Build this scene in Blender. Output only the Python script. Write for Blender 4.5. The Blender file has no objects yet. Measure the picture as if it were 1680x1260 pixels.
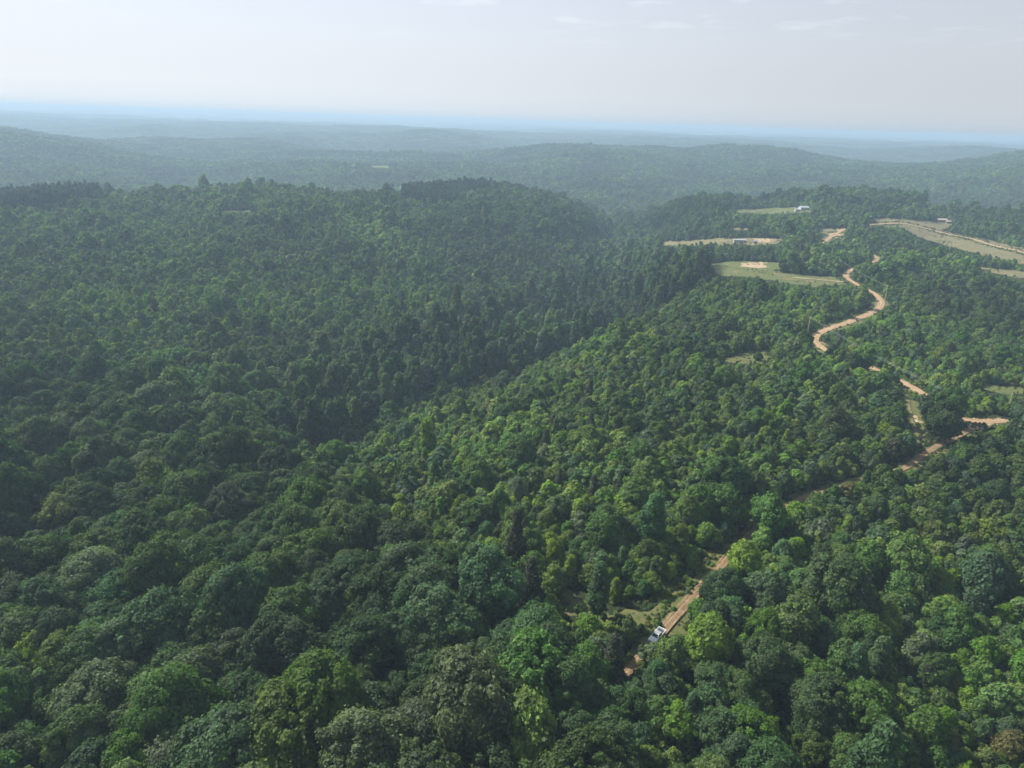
import bpy, math, random, time
import numpy as np
from mathutils import Matrix, Vector
T0 = time.time()
rng = np.random.default_rng(11)
random.seed(5)
sc = bpy.context.scene
COL = sc.collection
R = math.radians

# ------------------------------------------------------------------ camera
FPX, CAMZ = 1165.0, 110.0
PITCH, ROLL = R(20.3), R(1.87)
_r = np.array([1., 0, 0]); _f = np.array([0, math.cos(PITCH), -math.sin(PITCH)]); _u = np.array([0, math.sin(PITCH), math.cos(PITCH)])
RC = math.cos(ROLL) * _r + math.sin(ROLL) * _u
UC = -math.sin(ROLL) * _r + math.cos(ROLL) * _u
FC = _f
EYE = np.array([0, 0, CAMZ])

def ray(px, py):
    px = np.asarray(px, float); py = np.asarray(py, float)
    d = FC + ((px - 840) / FPX)[..., None] * RC + ((630 - py) / FPX)[..., None] * UC
    return d / np.linalg.norm(d, axis=-1, keepdims=True)

def project(P):
    v = np.asarray(P, float) - EYE
    w = v @ FC
    w = np.where(np.abs(w) < 1e-3, 1e-3, w)
    return 840 + FPX * (v @ RC) / w, 630 - FPX * (v @ UC) / w, w

cd = bpy.data.cameras.new('camera'); cam = bpy.data.objects.new('camera', cd); COL.objects.link(cam)
M3 = Matrix(((RC[0], UC[0], -FC[0]), (RC[1], UC[1], -FC[1]), (RC[2], UC[2], -FC[2])))
cam.matrix_world = Matrix.Translation((0, 0, CAMZ)) @ M3.to_4x4()
cd.sensor_fit = 'HORIZONTAL'; cd.angle_x = 2 * math.atan(840 / FPX)
cd.clip_start = 0.5; cd.clip_end = 120000
sc.camera = cam

# ------------------------------------------------------------------ noise
_lat = np.random.default_rng(3).random((256, 256))
def vnoise(x, y, s, off=0.0):
    x = np.asarray(x) / s + 37.3 + off; y = np.asarray(y) / s + 11.7 + off * 1.7
    xi = np.floor(x).astype(int); yi = np.floor(y).astype(int)
    fx = x - xi; fy = y - yi
    fx = fx * fx * fx * (fx * (fx * 6 - 15) + 10); fy = fy * fy * fy * (fy * (fy * 6 - 15) + 10)
    a = _lat[xi & 255, yi & 255]; b = _lat[(xi + 1) & 255, yi & 255]
    c = _lat[xi & 255, (yi + 1) & 255]; d = _lat[(xi + 1) & 255, (yi + 1) & 255]
    return (a * (1 - fx) + b * fx) * (1 - fy) + (c * (1 - fx) + d * fx) * fy
def fbm(x, y, s, n=4, off=0.0):
    t = 0; a = 1; q = 0
    for i in range(n):
        t = t + a * vnoise(x, y, s / 2 ** i, off + i * 5.1); q += a; a *= .5
    return t / q

# ------------------------------------------------------------------ terrain from control heights
CP = []
def az_of(px, py=400):
    d = ray(px, py); return math.atan2(d[0], d[1])
def cz(px, py, z):
    d = ray(px, py); h = math.hypot(d[0], d[1]); dist = (z - CAMZ) / (d[2] / h)
    CP.append((math.atan2(d[0], d[1]), dist, z))
def cdist(px, py, dist, canopy=0):
    d = ray(px, py); h = math.hypot(d[0], d[1])
    CP.append((math.atan2(d[0], d[1]), dist, CAMZ + dist * d[2] / h - canopy))
def cw(px, dist, z):
    CP.append((az_of(px), dist, z))
for a in [(1081, 1041, 0), (1015, 1125, 0), (1250, 860, 1), (1510, 740, 1), (1600, 690, 0), (1680, 1000, -2), (1680, 1260, -4),
          (840, 1260, -2), (0, 1260, -8), (0, 1000, -10), (400, 1100, -5), (700, 1000, -3), (300, 900, -14), (0, 850, -16), (250, 750, -20),
          (0, 700, -20), (500, 780, -22), (700, 850, -8), (900, 800, -4), (600, 800, -16), (800, 700, -14), (1000, 650, -8), (1200, 650, -3),
          (1000, 560, -13), (1150, 520, -9), (1350, 560, -4), (1440, 490, -2), (1395, 450, -4), (1220, 435, -7), (1210, 397, -6),
          (1250, 350, -4), (1550, 370, -2), (1680, 410, -1), (1640, 445, -3), (1380, 385, -2), (1680, 560, -7), (1680, 650, -3), (1180, 1260, -1),
          (900, 930, -1), (1400, 900, 0), (1300, 520, -4), (1100, 470, -12)]:
    cz(*a)
for a in [(500, 300, -32), (620, 345, -38), (900, 450, -43), (1050, 570, -44), (1000, 750, -48), (985, 1000, -55), (1030, 1400, -66),
          (0, 320, -22), (200, 400, -24), (500, 480, -30), (700, 560, -32), (0, 520, -16), (300, 650, -15), (600, 720, -18), (780, 800, -24),
          (0, 800, -8), (300, 850, -8), (0, 1500, -62), (400, 1550, -68), (800, 1600, -72), (1200, 1600, -50), (1600, 1600, -50),
          (-150, 200, -12), (1830, 200, -3), (-150, 700, -10), (1830, 700, -4), (840, 60, 0), (200, 60, -4), (1500, 60, -2), (840, 20, 0), (0, 20, 0), (1680, 20, 0),
          (0, 1230, -28), (200, 1260, -26), (400, 1280, -26), (600, 1230, -28), (780, 1350, -30), (900, 1320, -28), (1130, 1320, -26), (1300, 1420, -24), (1500, 1420, -24), (100, 3500, -60), (600, 3500, -55), (900, 3900, -60), (1400, 3500, -60)]:
    cw(*a)
for a in [(0, 325, 1000, 12), (150, 318, 1050, 8), (300, 314, 1050, 8), (450, 308, 1080, 8), (600, 318, 1000, 8), (760, 306, 1130, 12), (890, 314, 1100, 21),
          (960, 345, 1000, 18), (1130, 322, 1100, 21), (1300, 306, 1200, 20), (1500, 318, 1200, 16), (1680, 338, 1150, 10), (1680, 300, 1900, 8), (1500, 295, 2000, 8),
          (0, 202, 3100, 30), (150, 224, 2700, 30), (300, 262, 2350, 25), (380, 290, 2050, 12), (0, 262, 2100, 8), (150, 285, 1850, 8),
          (620, 268, 2200, 8), (500, 283, 1950, 8), (760, 285, 1950, 8), (450, 238, 3000, 8), (700, 222, 4000, 8), (400, 206, 4800, 8),
          (950, 245, 2900, 8), (1100, 262, 2400, 8), (1250, 252, 2700, 8), (1400, 268, 2400, 8), (1600, 264, 2600, 8), (1000, 292, 1850, 8),
          (1000, 224, 5000, 8), (1300, 232, 5000, 8), (1600, 243, 4600, 8)]:
    cdist(*a)
CP = np.array(CP)
KA = 2.2
cpx = np.stack([CP[:, 0] * KA, np.log(CP[:, 1])], 1)
def tps(r): return np.where(r > 1e-9, r * r * np.log(r + 1e-12), 0)
def tps_fit(X, z, lam):
    n = len(X); D = np.linalg.norm(X[:, None] - X[None], axis=2)
    A = np.zeros((n + 3, n + 3)); A[:n, :n] = tps(D) + lam * np.eye(n); A[:n, n] = 1; A[:n, n + 1:] = X; A[n, :n] = 1; A[n + 1:, :n] = X.T
    return np.linalg.solve(A, np.r_[z, 0, 0, 0])
W = tps_fit(cpx, CP[:, 2], 0.0015)
def tps_eval(X):
    out = np.full(len(X), W[-3]) + X @ W[-2:]
    for i in range(len(cpx)):
        out += W[i] * tps(np.linalg.norm(X - cpx[i], axis=1))
    return out

NR = 430
RAD = np.geomspace(18, 45000, NR)
AZ = np.r_[np.linspace(-180, -66, 20)[:-1], np.linspace(-66, -48, 37)[:-1], np.linspace(-48, 48, 385), np.linspace(48, 66, 37)[1:], np.linspace(66, 180, 20)[1:]]
AZR = np.radians(AZ)
def base_height(a, d):
    a = np.asarray(a); d = np.asarray(d)
    z = tps_eval(np.stack([np.clip(a, -.95, .95) * KA, np.log(np.clip(d, 15, 5200))], 1))
    z = np.clip(z, -95, 45)
    x = d * np.sin(a); y = d * np.cos(a)
    amp = np.clip((d - 60) / 900, 0, 1)
    z = z + (fbm(x, y, 90, 3) - .5) * 9 * amp + (fbm(x, y * 2.0, 620, 4, 2.2) - .5) * 85 * np.clip((d - 1300) / 1500, 0, 1)
    rid = 1 - np.abs(fbm(x, y * 2.0, 2500, 5, 9.0) * 2 - 1) * 2.4
    far = -50 + rid * 96 * np.clip(.8 + (d - 6000) / 14000, .8, 1.5) + (fbm(x, y, 11000, 2, 3.0) - .5) * 90
    t = np.clip((d - 4000) / 2600, 0, 1); t = t * t * (3 - 2 * t)
    z = z * (1 - t) + far * t
    t = np.clip((np.abs(a) - 1.0) / .5, 0, 1)
    return z * (1 - t) + (-10 + (fbm(x, y, 500, 3) - .5) * 30) * t
GA, GD = np.meshgrid(AZR, RAD, indexing='ij')
HG = base_height(GA.ravel(), GD.ravel()).reshape(GA.shape)
HG[-1] = HG[0]
LR0, LRS = math.log(RAD[0]), math.log(RAD[1] / RAD[0])
def H(x, y):
    x = np.asarray(x, float); y = np.asarray(y, float)
    a = np.arctan2(x, y); d = np.hypot(x, y)
    ia = np.clip(np.searchsorted(AZR, a) - 1, 0, len(AZR) - 2); ta = np.clip((a - AZR[ia]) / (AZR[ia + 1] - AZR[ia]), 0, 1)
    q = np.clip((np.log(np.maximum(d, 18)) - LR0) / LRS, 0, NR - 1.001); ir = q.astype(int)
    tr = np.clip((d - RAD[ir]) / (RAD[ir + 1] - RAD[ir]), 0, 1)
    return (HG[ia, ir] * (1 - ta) + HG[ia + 1, ir] * ta) * (1 - tr) + (HG[ia, ir + 1] * (1 - ta) + HG[ia + 1, ir + 1] * ta) * tr
MARCH = np.geomspace(30, 30000, 2600)
def hit(px, py, lift=0.0):
    """world point where the sight line meets the land (raised by lift)"""
    px = np.atleast_1d(px).astype(float); py = np.atleast_1d(py).astype(float)
    out = np.zeros((len(px), 3))
    for i, (a, b) in enumerate(zip(px, py)):
        d = ray(a, b); h = math.hypot(d[0], d[1])
        X = d[0] / h * MARCH; Y = d[1] / h * MARCH; Z = CAMZ + d[2] / h * MARCH
        g = Z - H(X, Y) - lift
        k = np.argmax(g < 0) if (g < 0).any() else len(g) - 1
        k = max(k, 1); t = g[k - 1] / (g[k - 1] - g[k]) if g[k - 1] != g[k] else 0
        m = MARCH[k - 1] + (MARCH[k] - MARCH[k - 1]) * t
        out[i] = (d[0] / h * m, d[1] / h * m, 0); out[i, 2] = H(out[i, 0], out[i, 1])
    return out

# ------------------------------------------------------------------ mesh helpers
def mesh_np(name, V, F, mats=(), smooth=False, midx=None, tone=None):
    me = bpy.data.meshes.new(name)
    V = np.asarray(V, np.float32); F = np.asarray(F, np.int32)
    me.vertices.add(len(V)); me.vertices.foreach_set('co', V.ravel())
    k = F.shape[1]
    me.loops.add(F.size); me.loops.foreach_set('vertex_index', F.ravel())
    me.polygons.add(len(F)); me.polygons.foreach_set('loop_start', np.arange(0, F.size, k, dtype=np.int32))
    me.polygons.foreach_set('loop_total', np.full(len(F), k, np.int32))
    for m in mats: me.materials.append(m)
    if midx is not None: me.polygons.foreach_set('material_index', np.asarray(midx, np.int32))
    me.polygons.foreach_set('use_smooth', np.full(len(F), smooth))
    if tone is not None:
        at = me.attributes.new('tone', 'FLOAT', 'FACE'); at.data.foreach_set('value', np.asarray(tone, np.float32))
    me.update(calc_edges=True); me.validate()
    return me
def link(name, me, parent=None, loc=None):
    o = bpy.data.objects.new(name, me); COL.objects.link(o)
    if parent: o.parent = parent
    if loc is not None: o.location = loc
    return o
def tag(o, label=None, cat=None, group=None, kind=None):
    for k, v in (('label', label), ('category', cat), ('group', group), ('kind', kind)):
        if v: o[k] = v
    return o
def empty(name, loc, rz=0):
    o = bpy.data.objects.new(name, None); COL.objects.link(o); o.location = loc; o.rotation_euler = (0, 0, rz); o.empty_display_size = .5
    return o
class MB:
    def __init__(s): s.v = []; s.f = []
    def add(s, V, F):
        b = len(s.v); s.v += [tuple(p) for p in V]; s.f += [tuple(i + b for i in f) for f in F]; return s
    def box(s, x0, x1, y0, y1, z0, z1, rz=0, c=(0, 0)):
        V = [(x, y, z) for z in (z0, z1) for x, y in ((x0, y0), (x1, y0), (x1, y1), (x0, y1))]
        if rz: V = [(c[0] + (x - c[0]) * math.cos(rz) - (y - c[1]) * math.sin(rz), c[1] + (x - c[0]) * math.sin(rz) + (y - c[1]) * math.cos(rz), z) for x, y, z in V]
        return s.add(V, [(3, 2, 1, 0), (4, 5, 6, 7), (0, 1, 5, 4), (1, 2, 6, 5), (2, 3, 7, 6), (3, 0, 4, 7)])
    def tube(s, pts, rad, n=8, cap=True):
        pts = [Vector(p) for p in pts]; rings = []
        for i, p in enumerate(pts):
            t = (pts[min(i + 1, len(pts) - 1)] - pts[max(i - 1, 0)]).normalized()
            a = t.cross(Vector((0, 0, 1))); a = a.normalized() if a.length > 1e-4 else Vector((1, 0, 0)); b = t.cross(a)
            r = rad[i] if hasattr(rad, '__len__') else rad
            rings.append([p + a * r * math.cos(2 * math.pi * k / n) + b * r * math.sin(2 * math.pi * k / n) for k in range(n)])
        V = [q for g in rings for q in g]; F = []
        for i in range(len(pts) - 1):
            for k in range(n): F.append((i * n + k, i * n + (k + 1) % n, (i + 1) * n + (k + 1) % n, (i + 1) * n + k))
        if cap: F.append(tuple(range(n - 1, -1, -1))); F.append(tuple((len(pts) - 1) * n + k for k in range(n)))
        return s.add(V, F)
    def prism(s, prof, y0, y1):
        """profile in x,z extruded along y"""
        n = len(prof); V = [(x, y0, z) for x, z in prof] + [(x, y1, z) for x, z in prof]
        return s.add(V, [tuple(range(n)), tuple(range(2 * n - 1, n - 1, -1))] + [((i + 1) % n, i, n + i, n + (i + 1) % n) for i in range(n)])
    def build(s, name, mat, parent=None, bevel=0, smooth=False, loc=None):
        me = bpy.data.meshes.new(name); me.from_pydata(s.v, [], s.f); me.update()
        import bmesh
        bm = bmesh.new(); bm.from_mesh(me); bmesh.ops.recalc_face_normals(bm, faces=bm.faces)
        if bevel: bmesh.ops.bevel(bm, geom=list(bm.edges), offset=bevel, segments=2, affect='EDGES', clamp_overlap=True)
        bm.to_mesh(me); bm.free()
        if smooth:
            me.polygons.foreach_set('use_smooth', [True] * len(me.polygons))
        me.materials.append(mat)
        return link(name, me, parent, loc)

# ------------------------------------------------------------------ materials
def mat(name, col, rough=.8, metal=0, spec=.3, noise=None, scale=3.0, bump=0):
    m = bpy.data.materials.new(name); m.use_nodes = True; nt = m.node_tree; b = nt.nodes['Principled BSDF']
    b.inputs['Roughness'].default_value = rough; b.inputs['Metallic'].default_value = metal; b.inputs['Specular IOR Level'].default_value = spec
    b.inputs['Base Color'].default_value = (*col, 1)
    if noise:
        tc = nt.nodes.new('ShaderNodeTexCoord'); n = nt.nodes.new('ShaderNodeTexNoise'); n.inputs['Scale'].default_value = scale; n.inputs['Detail'].default_value = 5
        nt.links.new(tc.outputs['Object'], n.inputs['Vector'])
        r = nt.nodes.new('ShaderNodeValToRGB'); r.color_ramp.elements[0].position = .35; r.color_ramp.elements[1].position = .65
        r.color_ramp.elements[0].color = (*col, 1); r.color_ramp.elements[1].color = (*noise, 1)
        nt.links.new(n.outputs[0], r.inputs[0]); nt.links.new(r.outputs[0], b.inputs['Base Color'])
    return m
def ramp(nt, els):
    r = nt.nodes.new('ShaderNodeValToRGB'); e = r.color_ramp.elements
    e[0].position, e[0].color = els[0][0], (*els[0][1], 1); e[1].position, e[1].color = els[-1][0], (*els[-1][1], 1)
    for p, c in els[1:-1]:
        q = e.new(p); q.color = (*c, 1)
    return r
def noise_node(nt, vec, scale, detail=5, rough=.55):
    n = nt.nodes.new('ShaderNodeTexNoise'); n.inputs['Scale'].default_value = scale; n.inputs['Detail'].default_value = detail; n.inputs['Roughness'].default_value = rough
    nt.links.new(vec, n.inputs['Vector']); return n.outputs[0]
def mixc(nt, fac, a, b):
    m = nt.nodes.new('ShaderNodeMix'); m.data_type = 'RGBA'
    for s, v in ((m.inputs[0], fac), (m.inputs[6], a), (m.inputs[7], b)):
        if isinstance(v, (int, float)): s.default_value = v
        elif isinstance(v, tuple): s.default_value = (*v, 1)
        else: nt.links.new(v, s)
    return m.outputs[2]
def surf(name, layers, rough=.95):
    """layers: (scale, ramp elements, factor-ramp elements or None); world-anchored noise mixes"""
    m = bpy.data.materials.new(name); m.use_nodes = True; nt = m.node_tree; b = nt.nodes['Principled BSDF']
    b.inputs['Roughness'].default_value = rough; b.inputs['Specular IOR Level'].default_value = .1
    tc = nt.nodes.new('ShaderNodeTexCoord'); out = None
    for sc_, els, fac in layers:
        n = noise_node(nt, tc.outputs['Object'], sc_)
        r = ramp(nt, els); nt.links.new(n, r.inputs[0])
        if out is None: out = r.outputs[0]
        else:
            n2 = noise_node(nt, tc.outputs['Object'], fac[0]); r2 = ramp(nt, fac[1]); nt.links.new(n2, r2.inputs[0])
            out = mixc(nt, r2.outputs[0], out, r.outputs[0])
    nt.links.new(out, b.inputs['Base Color'])
    bp = nt.nodes.new('ShaderNodeBump'); bp.inputs['Strength'].default_value = .5; bp.inputs['Distance'].default_value = .3
    nt.links.new(noise_node(nt, tc.outputs['Object'], 1.2, 6), bp.inputs['Height']); nt.links.new(bp.outputs[0], b.inputs['Normal'])
    return m
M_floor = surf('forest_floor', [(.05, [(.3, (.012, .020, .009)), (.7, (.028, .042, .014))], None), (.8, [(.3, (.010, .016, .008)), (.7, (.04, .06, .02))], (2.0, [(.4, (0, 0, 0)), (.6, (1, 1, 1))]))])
M_grass = surf('meadow_grass', [(.25, [(.3, (.075, .105, .028)), (.7, (.135, .15, .05))], None), (1.6, [(.3, (.05, .085, .022)), (.7, (.16, .15, .07))], (.6, [(.42, (0, 0, 0)), (.6, (1, 1, 1))])),
                                (.5, [(.3, (.22, .14, .085)), (.7, (.28, .18, .11))], (.13, [(.60, (0, 0, 0)), (.68, (1, 1, 1))]))])
M_drygrass = surf('dry_pasture', [(.1, [(.3, (.13, .13, .06)), (.7, (.21, .18, .095))], None), (.5, [(.3, (.07, .095, .03)), (.7, (.24, .18, .11))], (.16, [(.42, (0, 0, 0)), (.6, (1, 1, 1))]))])
M_clearing_grass = surf('track_side_grass', [(.35, [(.3, (.06, .085, .025)), (.7, (.13, .14, .045))], None), (1.4, [(.3, (.04, .07, .02)), (.7, (.17, .14, .07))], (.7, [(.45, (0, 0, 0)), (.6, (1, 1, 1))]))])  # slightly darker grass without clay patches, for clearings and the track verge
M_road = surf('orange_clay', [(.12, [(.3, (.37, .23, .13)), (.7, (.48, .325, .195))], None), (.9, [(.35, (.23, .14, .08)), (.65, (.52, .41, .28))], (.35, [(.42, (0, 0, 0)), (.6, (1, 1, 1))]))])
M_track = surf('rutted_clay', [(.2, [(.3, (.21, .135, .075)), (.7, (.31, .205, .125))], None), (1.9, [(.34, (.09, .065, .03)), (.52, (.36, .25, .165))], (.5, [(.48, (0, 0, 0)), (.60, (1, 1, 1))]))])
M_worn = surf('worn_path_grass', [(.6, [(.3, (.26, .17, .10)), (.7, (.34, .23, .14))], None), (1.1, [(.3, (.07, .10, .03)), (.7, (.12, .14, .05))], (.8, [(.42, (0, 0, 0)), (.55, (1, 1, 1))]))])
M_dirt = surf('bare_dirt', [(.12, [(.3, (.38, .27, .17)), (.7, (.46, .34, .23))], None), (.7, [(.3, (.16, .15, .07)), (.7, (.44, .33, .22))], (.4, [(.45, (0, 0, 0)), (.6, (1, 1, 1))]))])
M_bark = mat('bark', (.09, .075, .06), .9, noise=(.16, .14, .12), scale=2)
M_pale_bark = mat('pale_bark', (.22, .20, .18), .9, noise=(.34, .32, .29), scale=2)

def leafmat(name, col, sat=0.05, dv=.22):
    m = bpy.data.materials.new(name); m.use_nodes = True; nt = m.node_tree; nt.nodes.clear(); N = nt.nodes.new; L = nt.links.new
    out = N('ShaderNodeOutputMaterial'); oi = N('ShaderNodeObjectInfo')
    at = N('ShaderNodeAttribute'); at.attribute_name = 'tone'
    hs = N('ShaderNodeHueSaturation'); hs.inputs['Color'].default_value = (*col, 1)
    def mr(src, a, b, f0=0, f1=1):
        q = N('ShaderNodeMapRange'); L(src, q.inputs[0]); q.inputs[1].default_value = f0; q.inputs[2].default_value = f1; q.inputs[3].default_value = a; q.inputs[4].default_value = b; return q.outputs[0]
    L(mr(oi.outputs['Random'], .5 - .026, .5 + .012), hs.inputs['Hue'])
    w = N('ShaderNodeTexWhiteNoise'); w.noise_dimensions = '1D'; L(oi.outputs['Random'], w.inputs['W'])
    L(mr(w.outputs['Value'], .88, 1.14), hs.inputs['Saturation'])
    w2 = N('ShaderNodeTexWhiteNoise'); w2.noise_dimensions = '3D'; L(oi.outputs['Location'], w2.inputs['Vector'])
    big = N('ShaderNodeVectorMath'); big.operation = 'SCALE'; L(oi.outputs['Location'], big.inputs[0]); big.inputs['Scale'].default_value = 1 / 140.
    nb = noise_node(nt, big.outputs[0], 1.0, 3)
    v1 = mr(w2.outputs['Value'], 1 - dv, 1 + dv); v2 = mr(nb, .62, 1.5, .34, .66); v3 = mr(at.outputs['Fac'], .45, 1.6)
    mu = N('ShaderNodeMath'); mu.operation = 'MULTIPLY'; L(v1, mu.inputs[0]); L(v2, mu.inputs[1])
    mu2 = N('ShaderNodeMath'); mu2.operation = 'MULTIPLY'; L(mu.outputs[0], mu2.inputs[0]); L(v3, mu2.inputs[1])
    L(mu2.outputs[0], hs.inputs['Value'])
    d = N('ShaderNodeBsdfDiffuse'); L(hs.outputs[0], d.inputs[0])
    t = N('ShaderNodeBsdfTranslucent')
    tcol = N('ShaderNodeMix'); tcol.data_type = 'RGBA'; tcol.blend_type = 'MULTIPLY'; tcol.inputs[0].default_value = 1; L(hs.outputs[0], tcol.inputs[6]); tcol.inputs[7].default_value = (1.25, 1.35, .55, 1)
    L(tcol.outputs[2], t.inputs[0])
    mx = N('ShaderNodeMixShader'); mx.inputs[0].default_value = .42; L(d.outputs[0], mx.inputs[1]); L(t.outputs[0], mx.inputs[2])
    g = N('ShaderNodeBsdfGlossy'); g.inputs['Roughness'].default_value = .6; g.inputs['Color'].default_value = (.9, .95, 1, 1)
    mg = N('ShaderNodeMixShader'); mg.inputs[0].default_value = .014; L(mx.outputs[0], mg.inputs[1]); L(g.outputs[0], mg.inputs[2])
    L(mg.outputs[0], out.inputs[0])
    return m
SPEC = {'dark': (.046, .092, .025), 'mid': (.068, .132, .024), 'lime': (.115, .190, .022), 'blue': (.056, .112, .042), 'young': (.110, .186, .026),
        'olive': (.125, .155, .028), 'russet': (.112, .118, .040), 'cedar': (.046, .060, .026), 'pine': (.036, .064, .034), 'grey': (.090, .134, .062)}
LM = {k: leafmat('foliage_' + k, v) for k, v in SPEC.items()}

# ------------------------------------------------------------------ tree shapes
SHAPES = {  # H, R, crown base, blobs, blob radius range, leaf size, leaf count at full detail
    'oak': (15.0, 6.2, 5.0, 120, (.6, 1.8), .285, 25000),
    'round': (10.2, 3.9, 2.4, 80, (.5, 1.4), .28, 12000),
    'column': (15.5, 2.9, 3.5, 84, (.55, 1.25), .28, 12000),
    'young': (5.7, 2.5, .5, 44, (.35, 1.0), .24, 5600),
    'cone': (7.4, 2.3, .5, 52, (.35, .75), .24, 5000),
    'shrub': (3.0, 2.0, .1, 22, (.3, .8), .22, 2200),
    'cedar': (8.5, 2.4, .3, 90, (.35, .62), .15, 8000),
    'pine': (15.0, 2.3, 5.0, 50, (.5, .9), .26, 3500),
}
def env_pt(shape, t, a, rg):
    Hh, Rr, b = SHAPES[shape][:3]; hh = Hh - b
    if shape == 'oak': r = Rr * (1 - max(0, (t - .25) / .75) ** 2.2) ** .5 * (.72 + .28 * min(1, t / .25))
    elif shape == 'round': r = Rr * math.sin(math.pi * min(max(t * .93 + .05, 0), 1)) ** .62
    elif shape == 'column': r = Rr * (math.sin(math.pi * min(t * .95 + .05, 1)) ** .42) * (1 - .25 * t)
    elif shape == 'young': r = Rr * math.sin(math.pi * min(max(t * .9 + .08, 0), 1)) ** .6
    elif shape == 'cone': r = Rr * (1 - t) ** .75 * min(1, .5 + t * 4)
    elif shape == 'cedar': r = Rr * (1 - t) ** .8 * min(1, .6 + t * 4)
    elif shape == 'pine': r = Rr * (1 - t) ** .7
    else: r = Rr * math.sqrt(max(0, 1 - t * t * .9))
    return r, b + hh * t
def crown_arrays(shape, seed, nleaf, leaf, nblob=None):
    rg = np.random.default_rng(seed)
    Hh, Rr, b, nb, (r0, r1), _, _ = SHAPES[shape]
    nb = nblob or nb
    cent = []; rad = []
    # a few main lobes make the outline uneven, the blobs ride on them
    nl = {'oak': 9, 'round': 6, 'column': 7, 'young': 4, 'shrub': 4}.get(shape, 1)
    la = rg.random(nl) * 6.283; lt = rg.random(nl); ls = rg.random(nl) * .52 + .04
    ga = 2.39996
    for i in range(nb):
        t = 1 - ((i + .5) / nb) ** (.8 if shape in ('oak', 'round', 'shrub') else 1.25)
        t = min(max(t + rg.normal() * .03, 0), .985); a = i * ga + rg.normal() * .25
        r, z = env_pt(shape, t, a, rg)
        k = 1
        for j in range(nl):
            da = math.atan2(math.sin(a - la[j]), math.cos(a - la[j]))
            k += ls[j] * math.exp(-(da / .55) ** 2 - ((t - lt[j]) / .28) ** 2)
        k *= 1 - .30 * rg.random() if nl > 1 else 1 - .22 * rg.random()
        k *= .90
        br = (r0 + (r1 - r0) * rg.random() ** 1.3)
        rr = max(r * k - br * .55, 0)
        zz = z - br * (.55 if t > .5 else .1) + (k - 1) * .9
        cent.append((rr * math.cos(a), rr * math.sin(a), zz)); rad.append(br)
    cent = np.array(cent); rad = np.array(rad)
    wgt = rad ** 2 / (rad ** 2).sum()
    P = []; Nn = []; tone = []
    btone = rg.random(nb)
    need = nleaf; tries = 0
    while need > 0 and tries < 8:
        tries += 1; m = int(need * 1.7) + 20
        bi = rg.choice(nb, m, p=wgt)
        v = rg.normal(size=(m, 3)); v[:, 2] += .35; v /= np.linalg.norm(v, axis=1, keepdims=True)
        rj = rad[bi] * (1 - .34 * rg.random(m) ** 2 + (rg.random(m) < .26) * rg.random(m) ** 1.6 * .55)
        p = cent[bi] + v * rj[:, None]
        dd = np.linalg.norm(p[:, None] - cent[None], axis=2) / rad[None]
        dd[np.arange(m), bi] = 9
        ok = (dd.min(1) > .80) | (rg.random(m) < .10)
        ok &= p[:, 2] > .15
        P.append(p[ok][:need]); Nn.append(v[ok][:need]); tone.append(.55 * btone[bi][ok][:need] + .45 * rg.random(ok.sum())[:need]); need -= len(P[-1])
    P = np.concatenate(P); Nn = np.concatenate(Nn); tone = np.concatenate(tone)
    n = len(P)
    cd_ = P - np.array([0, 0, b + (Hh - b) * .35]); cd_ /= np.linalg.norm(cd_, axis=1, keepdims=True)
    nrm = Nn * .7 + cd_ * .45 + rg.normal(size=(n, 3)) * (.42 if n > 2500 else .28) + np.array([0, 0, .15]); nrm /= np.linalg.norm(nrm, axis=1, keepdims=True)
    a = np.cross(nrm, rg.normal(size=(n, 3))); a /= np.linalg.norm(a, axis=1, keepdims=True); c = np.cross(nrm, a)
    s = leaf * (.6 + .8 * rg.random(n))[:, None]
    el = .55 + .3 * rg.random(n)[:, None]
    fold = nrm * s * .18
    V = np.stack([P + a * s, P + c * s * el + fold, P - a * s * .9, P - c * s * el + fold], 1).reshape(-1, 3)
    F = np.arange(n * 4).reshape(-1, 4)
    return V, F, tone
def trunk_arrays(shape, seed, hi=True):
    rg = random.Random(seed); Hh, Rr, b = SHAPES[shape][:3]; mb = MB()
    tr = Hh * .018 + .04
    top = Hh * .82; pts = []; x = y = 0
    for i in range(6):
        t = i / 5; x += rg.uniform(-.15, .15) * Hh / 15; y += rg.uniform(-.15, .15) * Hh / 15; pts.append((x if i else 0, y if i else 0, top * t - (.6 if i == 0 else 0)))
    mb.tube(pts, [tr * (1.35 if i == 0 else 1 - .16 * i) for i in range(6)], 8 if hi else 5)
    for k in range((9 if hi else 4) if shape not in ('shrub',) else 3):
        i = rg.choice([1, 2, 3, 3, 4]); p = pts[i]; a = rg.uniform(0, 6.28); L = Rr * rg.uniform(.5, .8)
        q = (p[0] + math.cos(a) * L * .5, p[1] + math.sin(a) * L * .5, p[2] + L * .35); e = (p[0] + math.cos(a) * L, p[1] + math.sin(a) * L, p[2] + L * .8)
        e = (e[0], e[1], min(e[2], Hh * .86))
        mb.tube([p, q, e], [tr * .45, tr * .3, tr * .1], 5 if hi else 4)
    V = np.array([tuple(v) for v in mb.v]); F = [f if len(f) == 4 else None for f in mb.f]
    return V, np.array([f for f in F if f])
NVAR = 6
_crown = {}; _trunk = {}
LOD = {0: 1.0, 1: .26, 2: .06}
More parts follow.
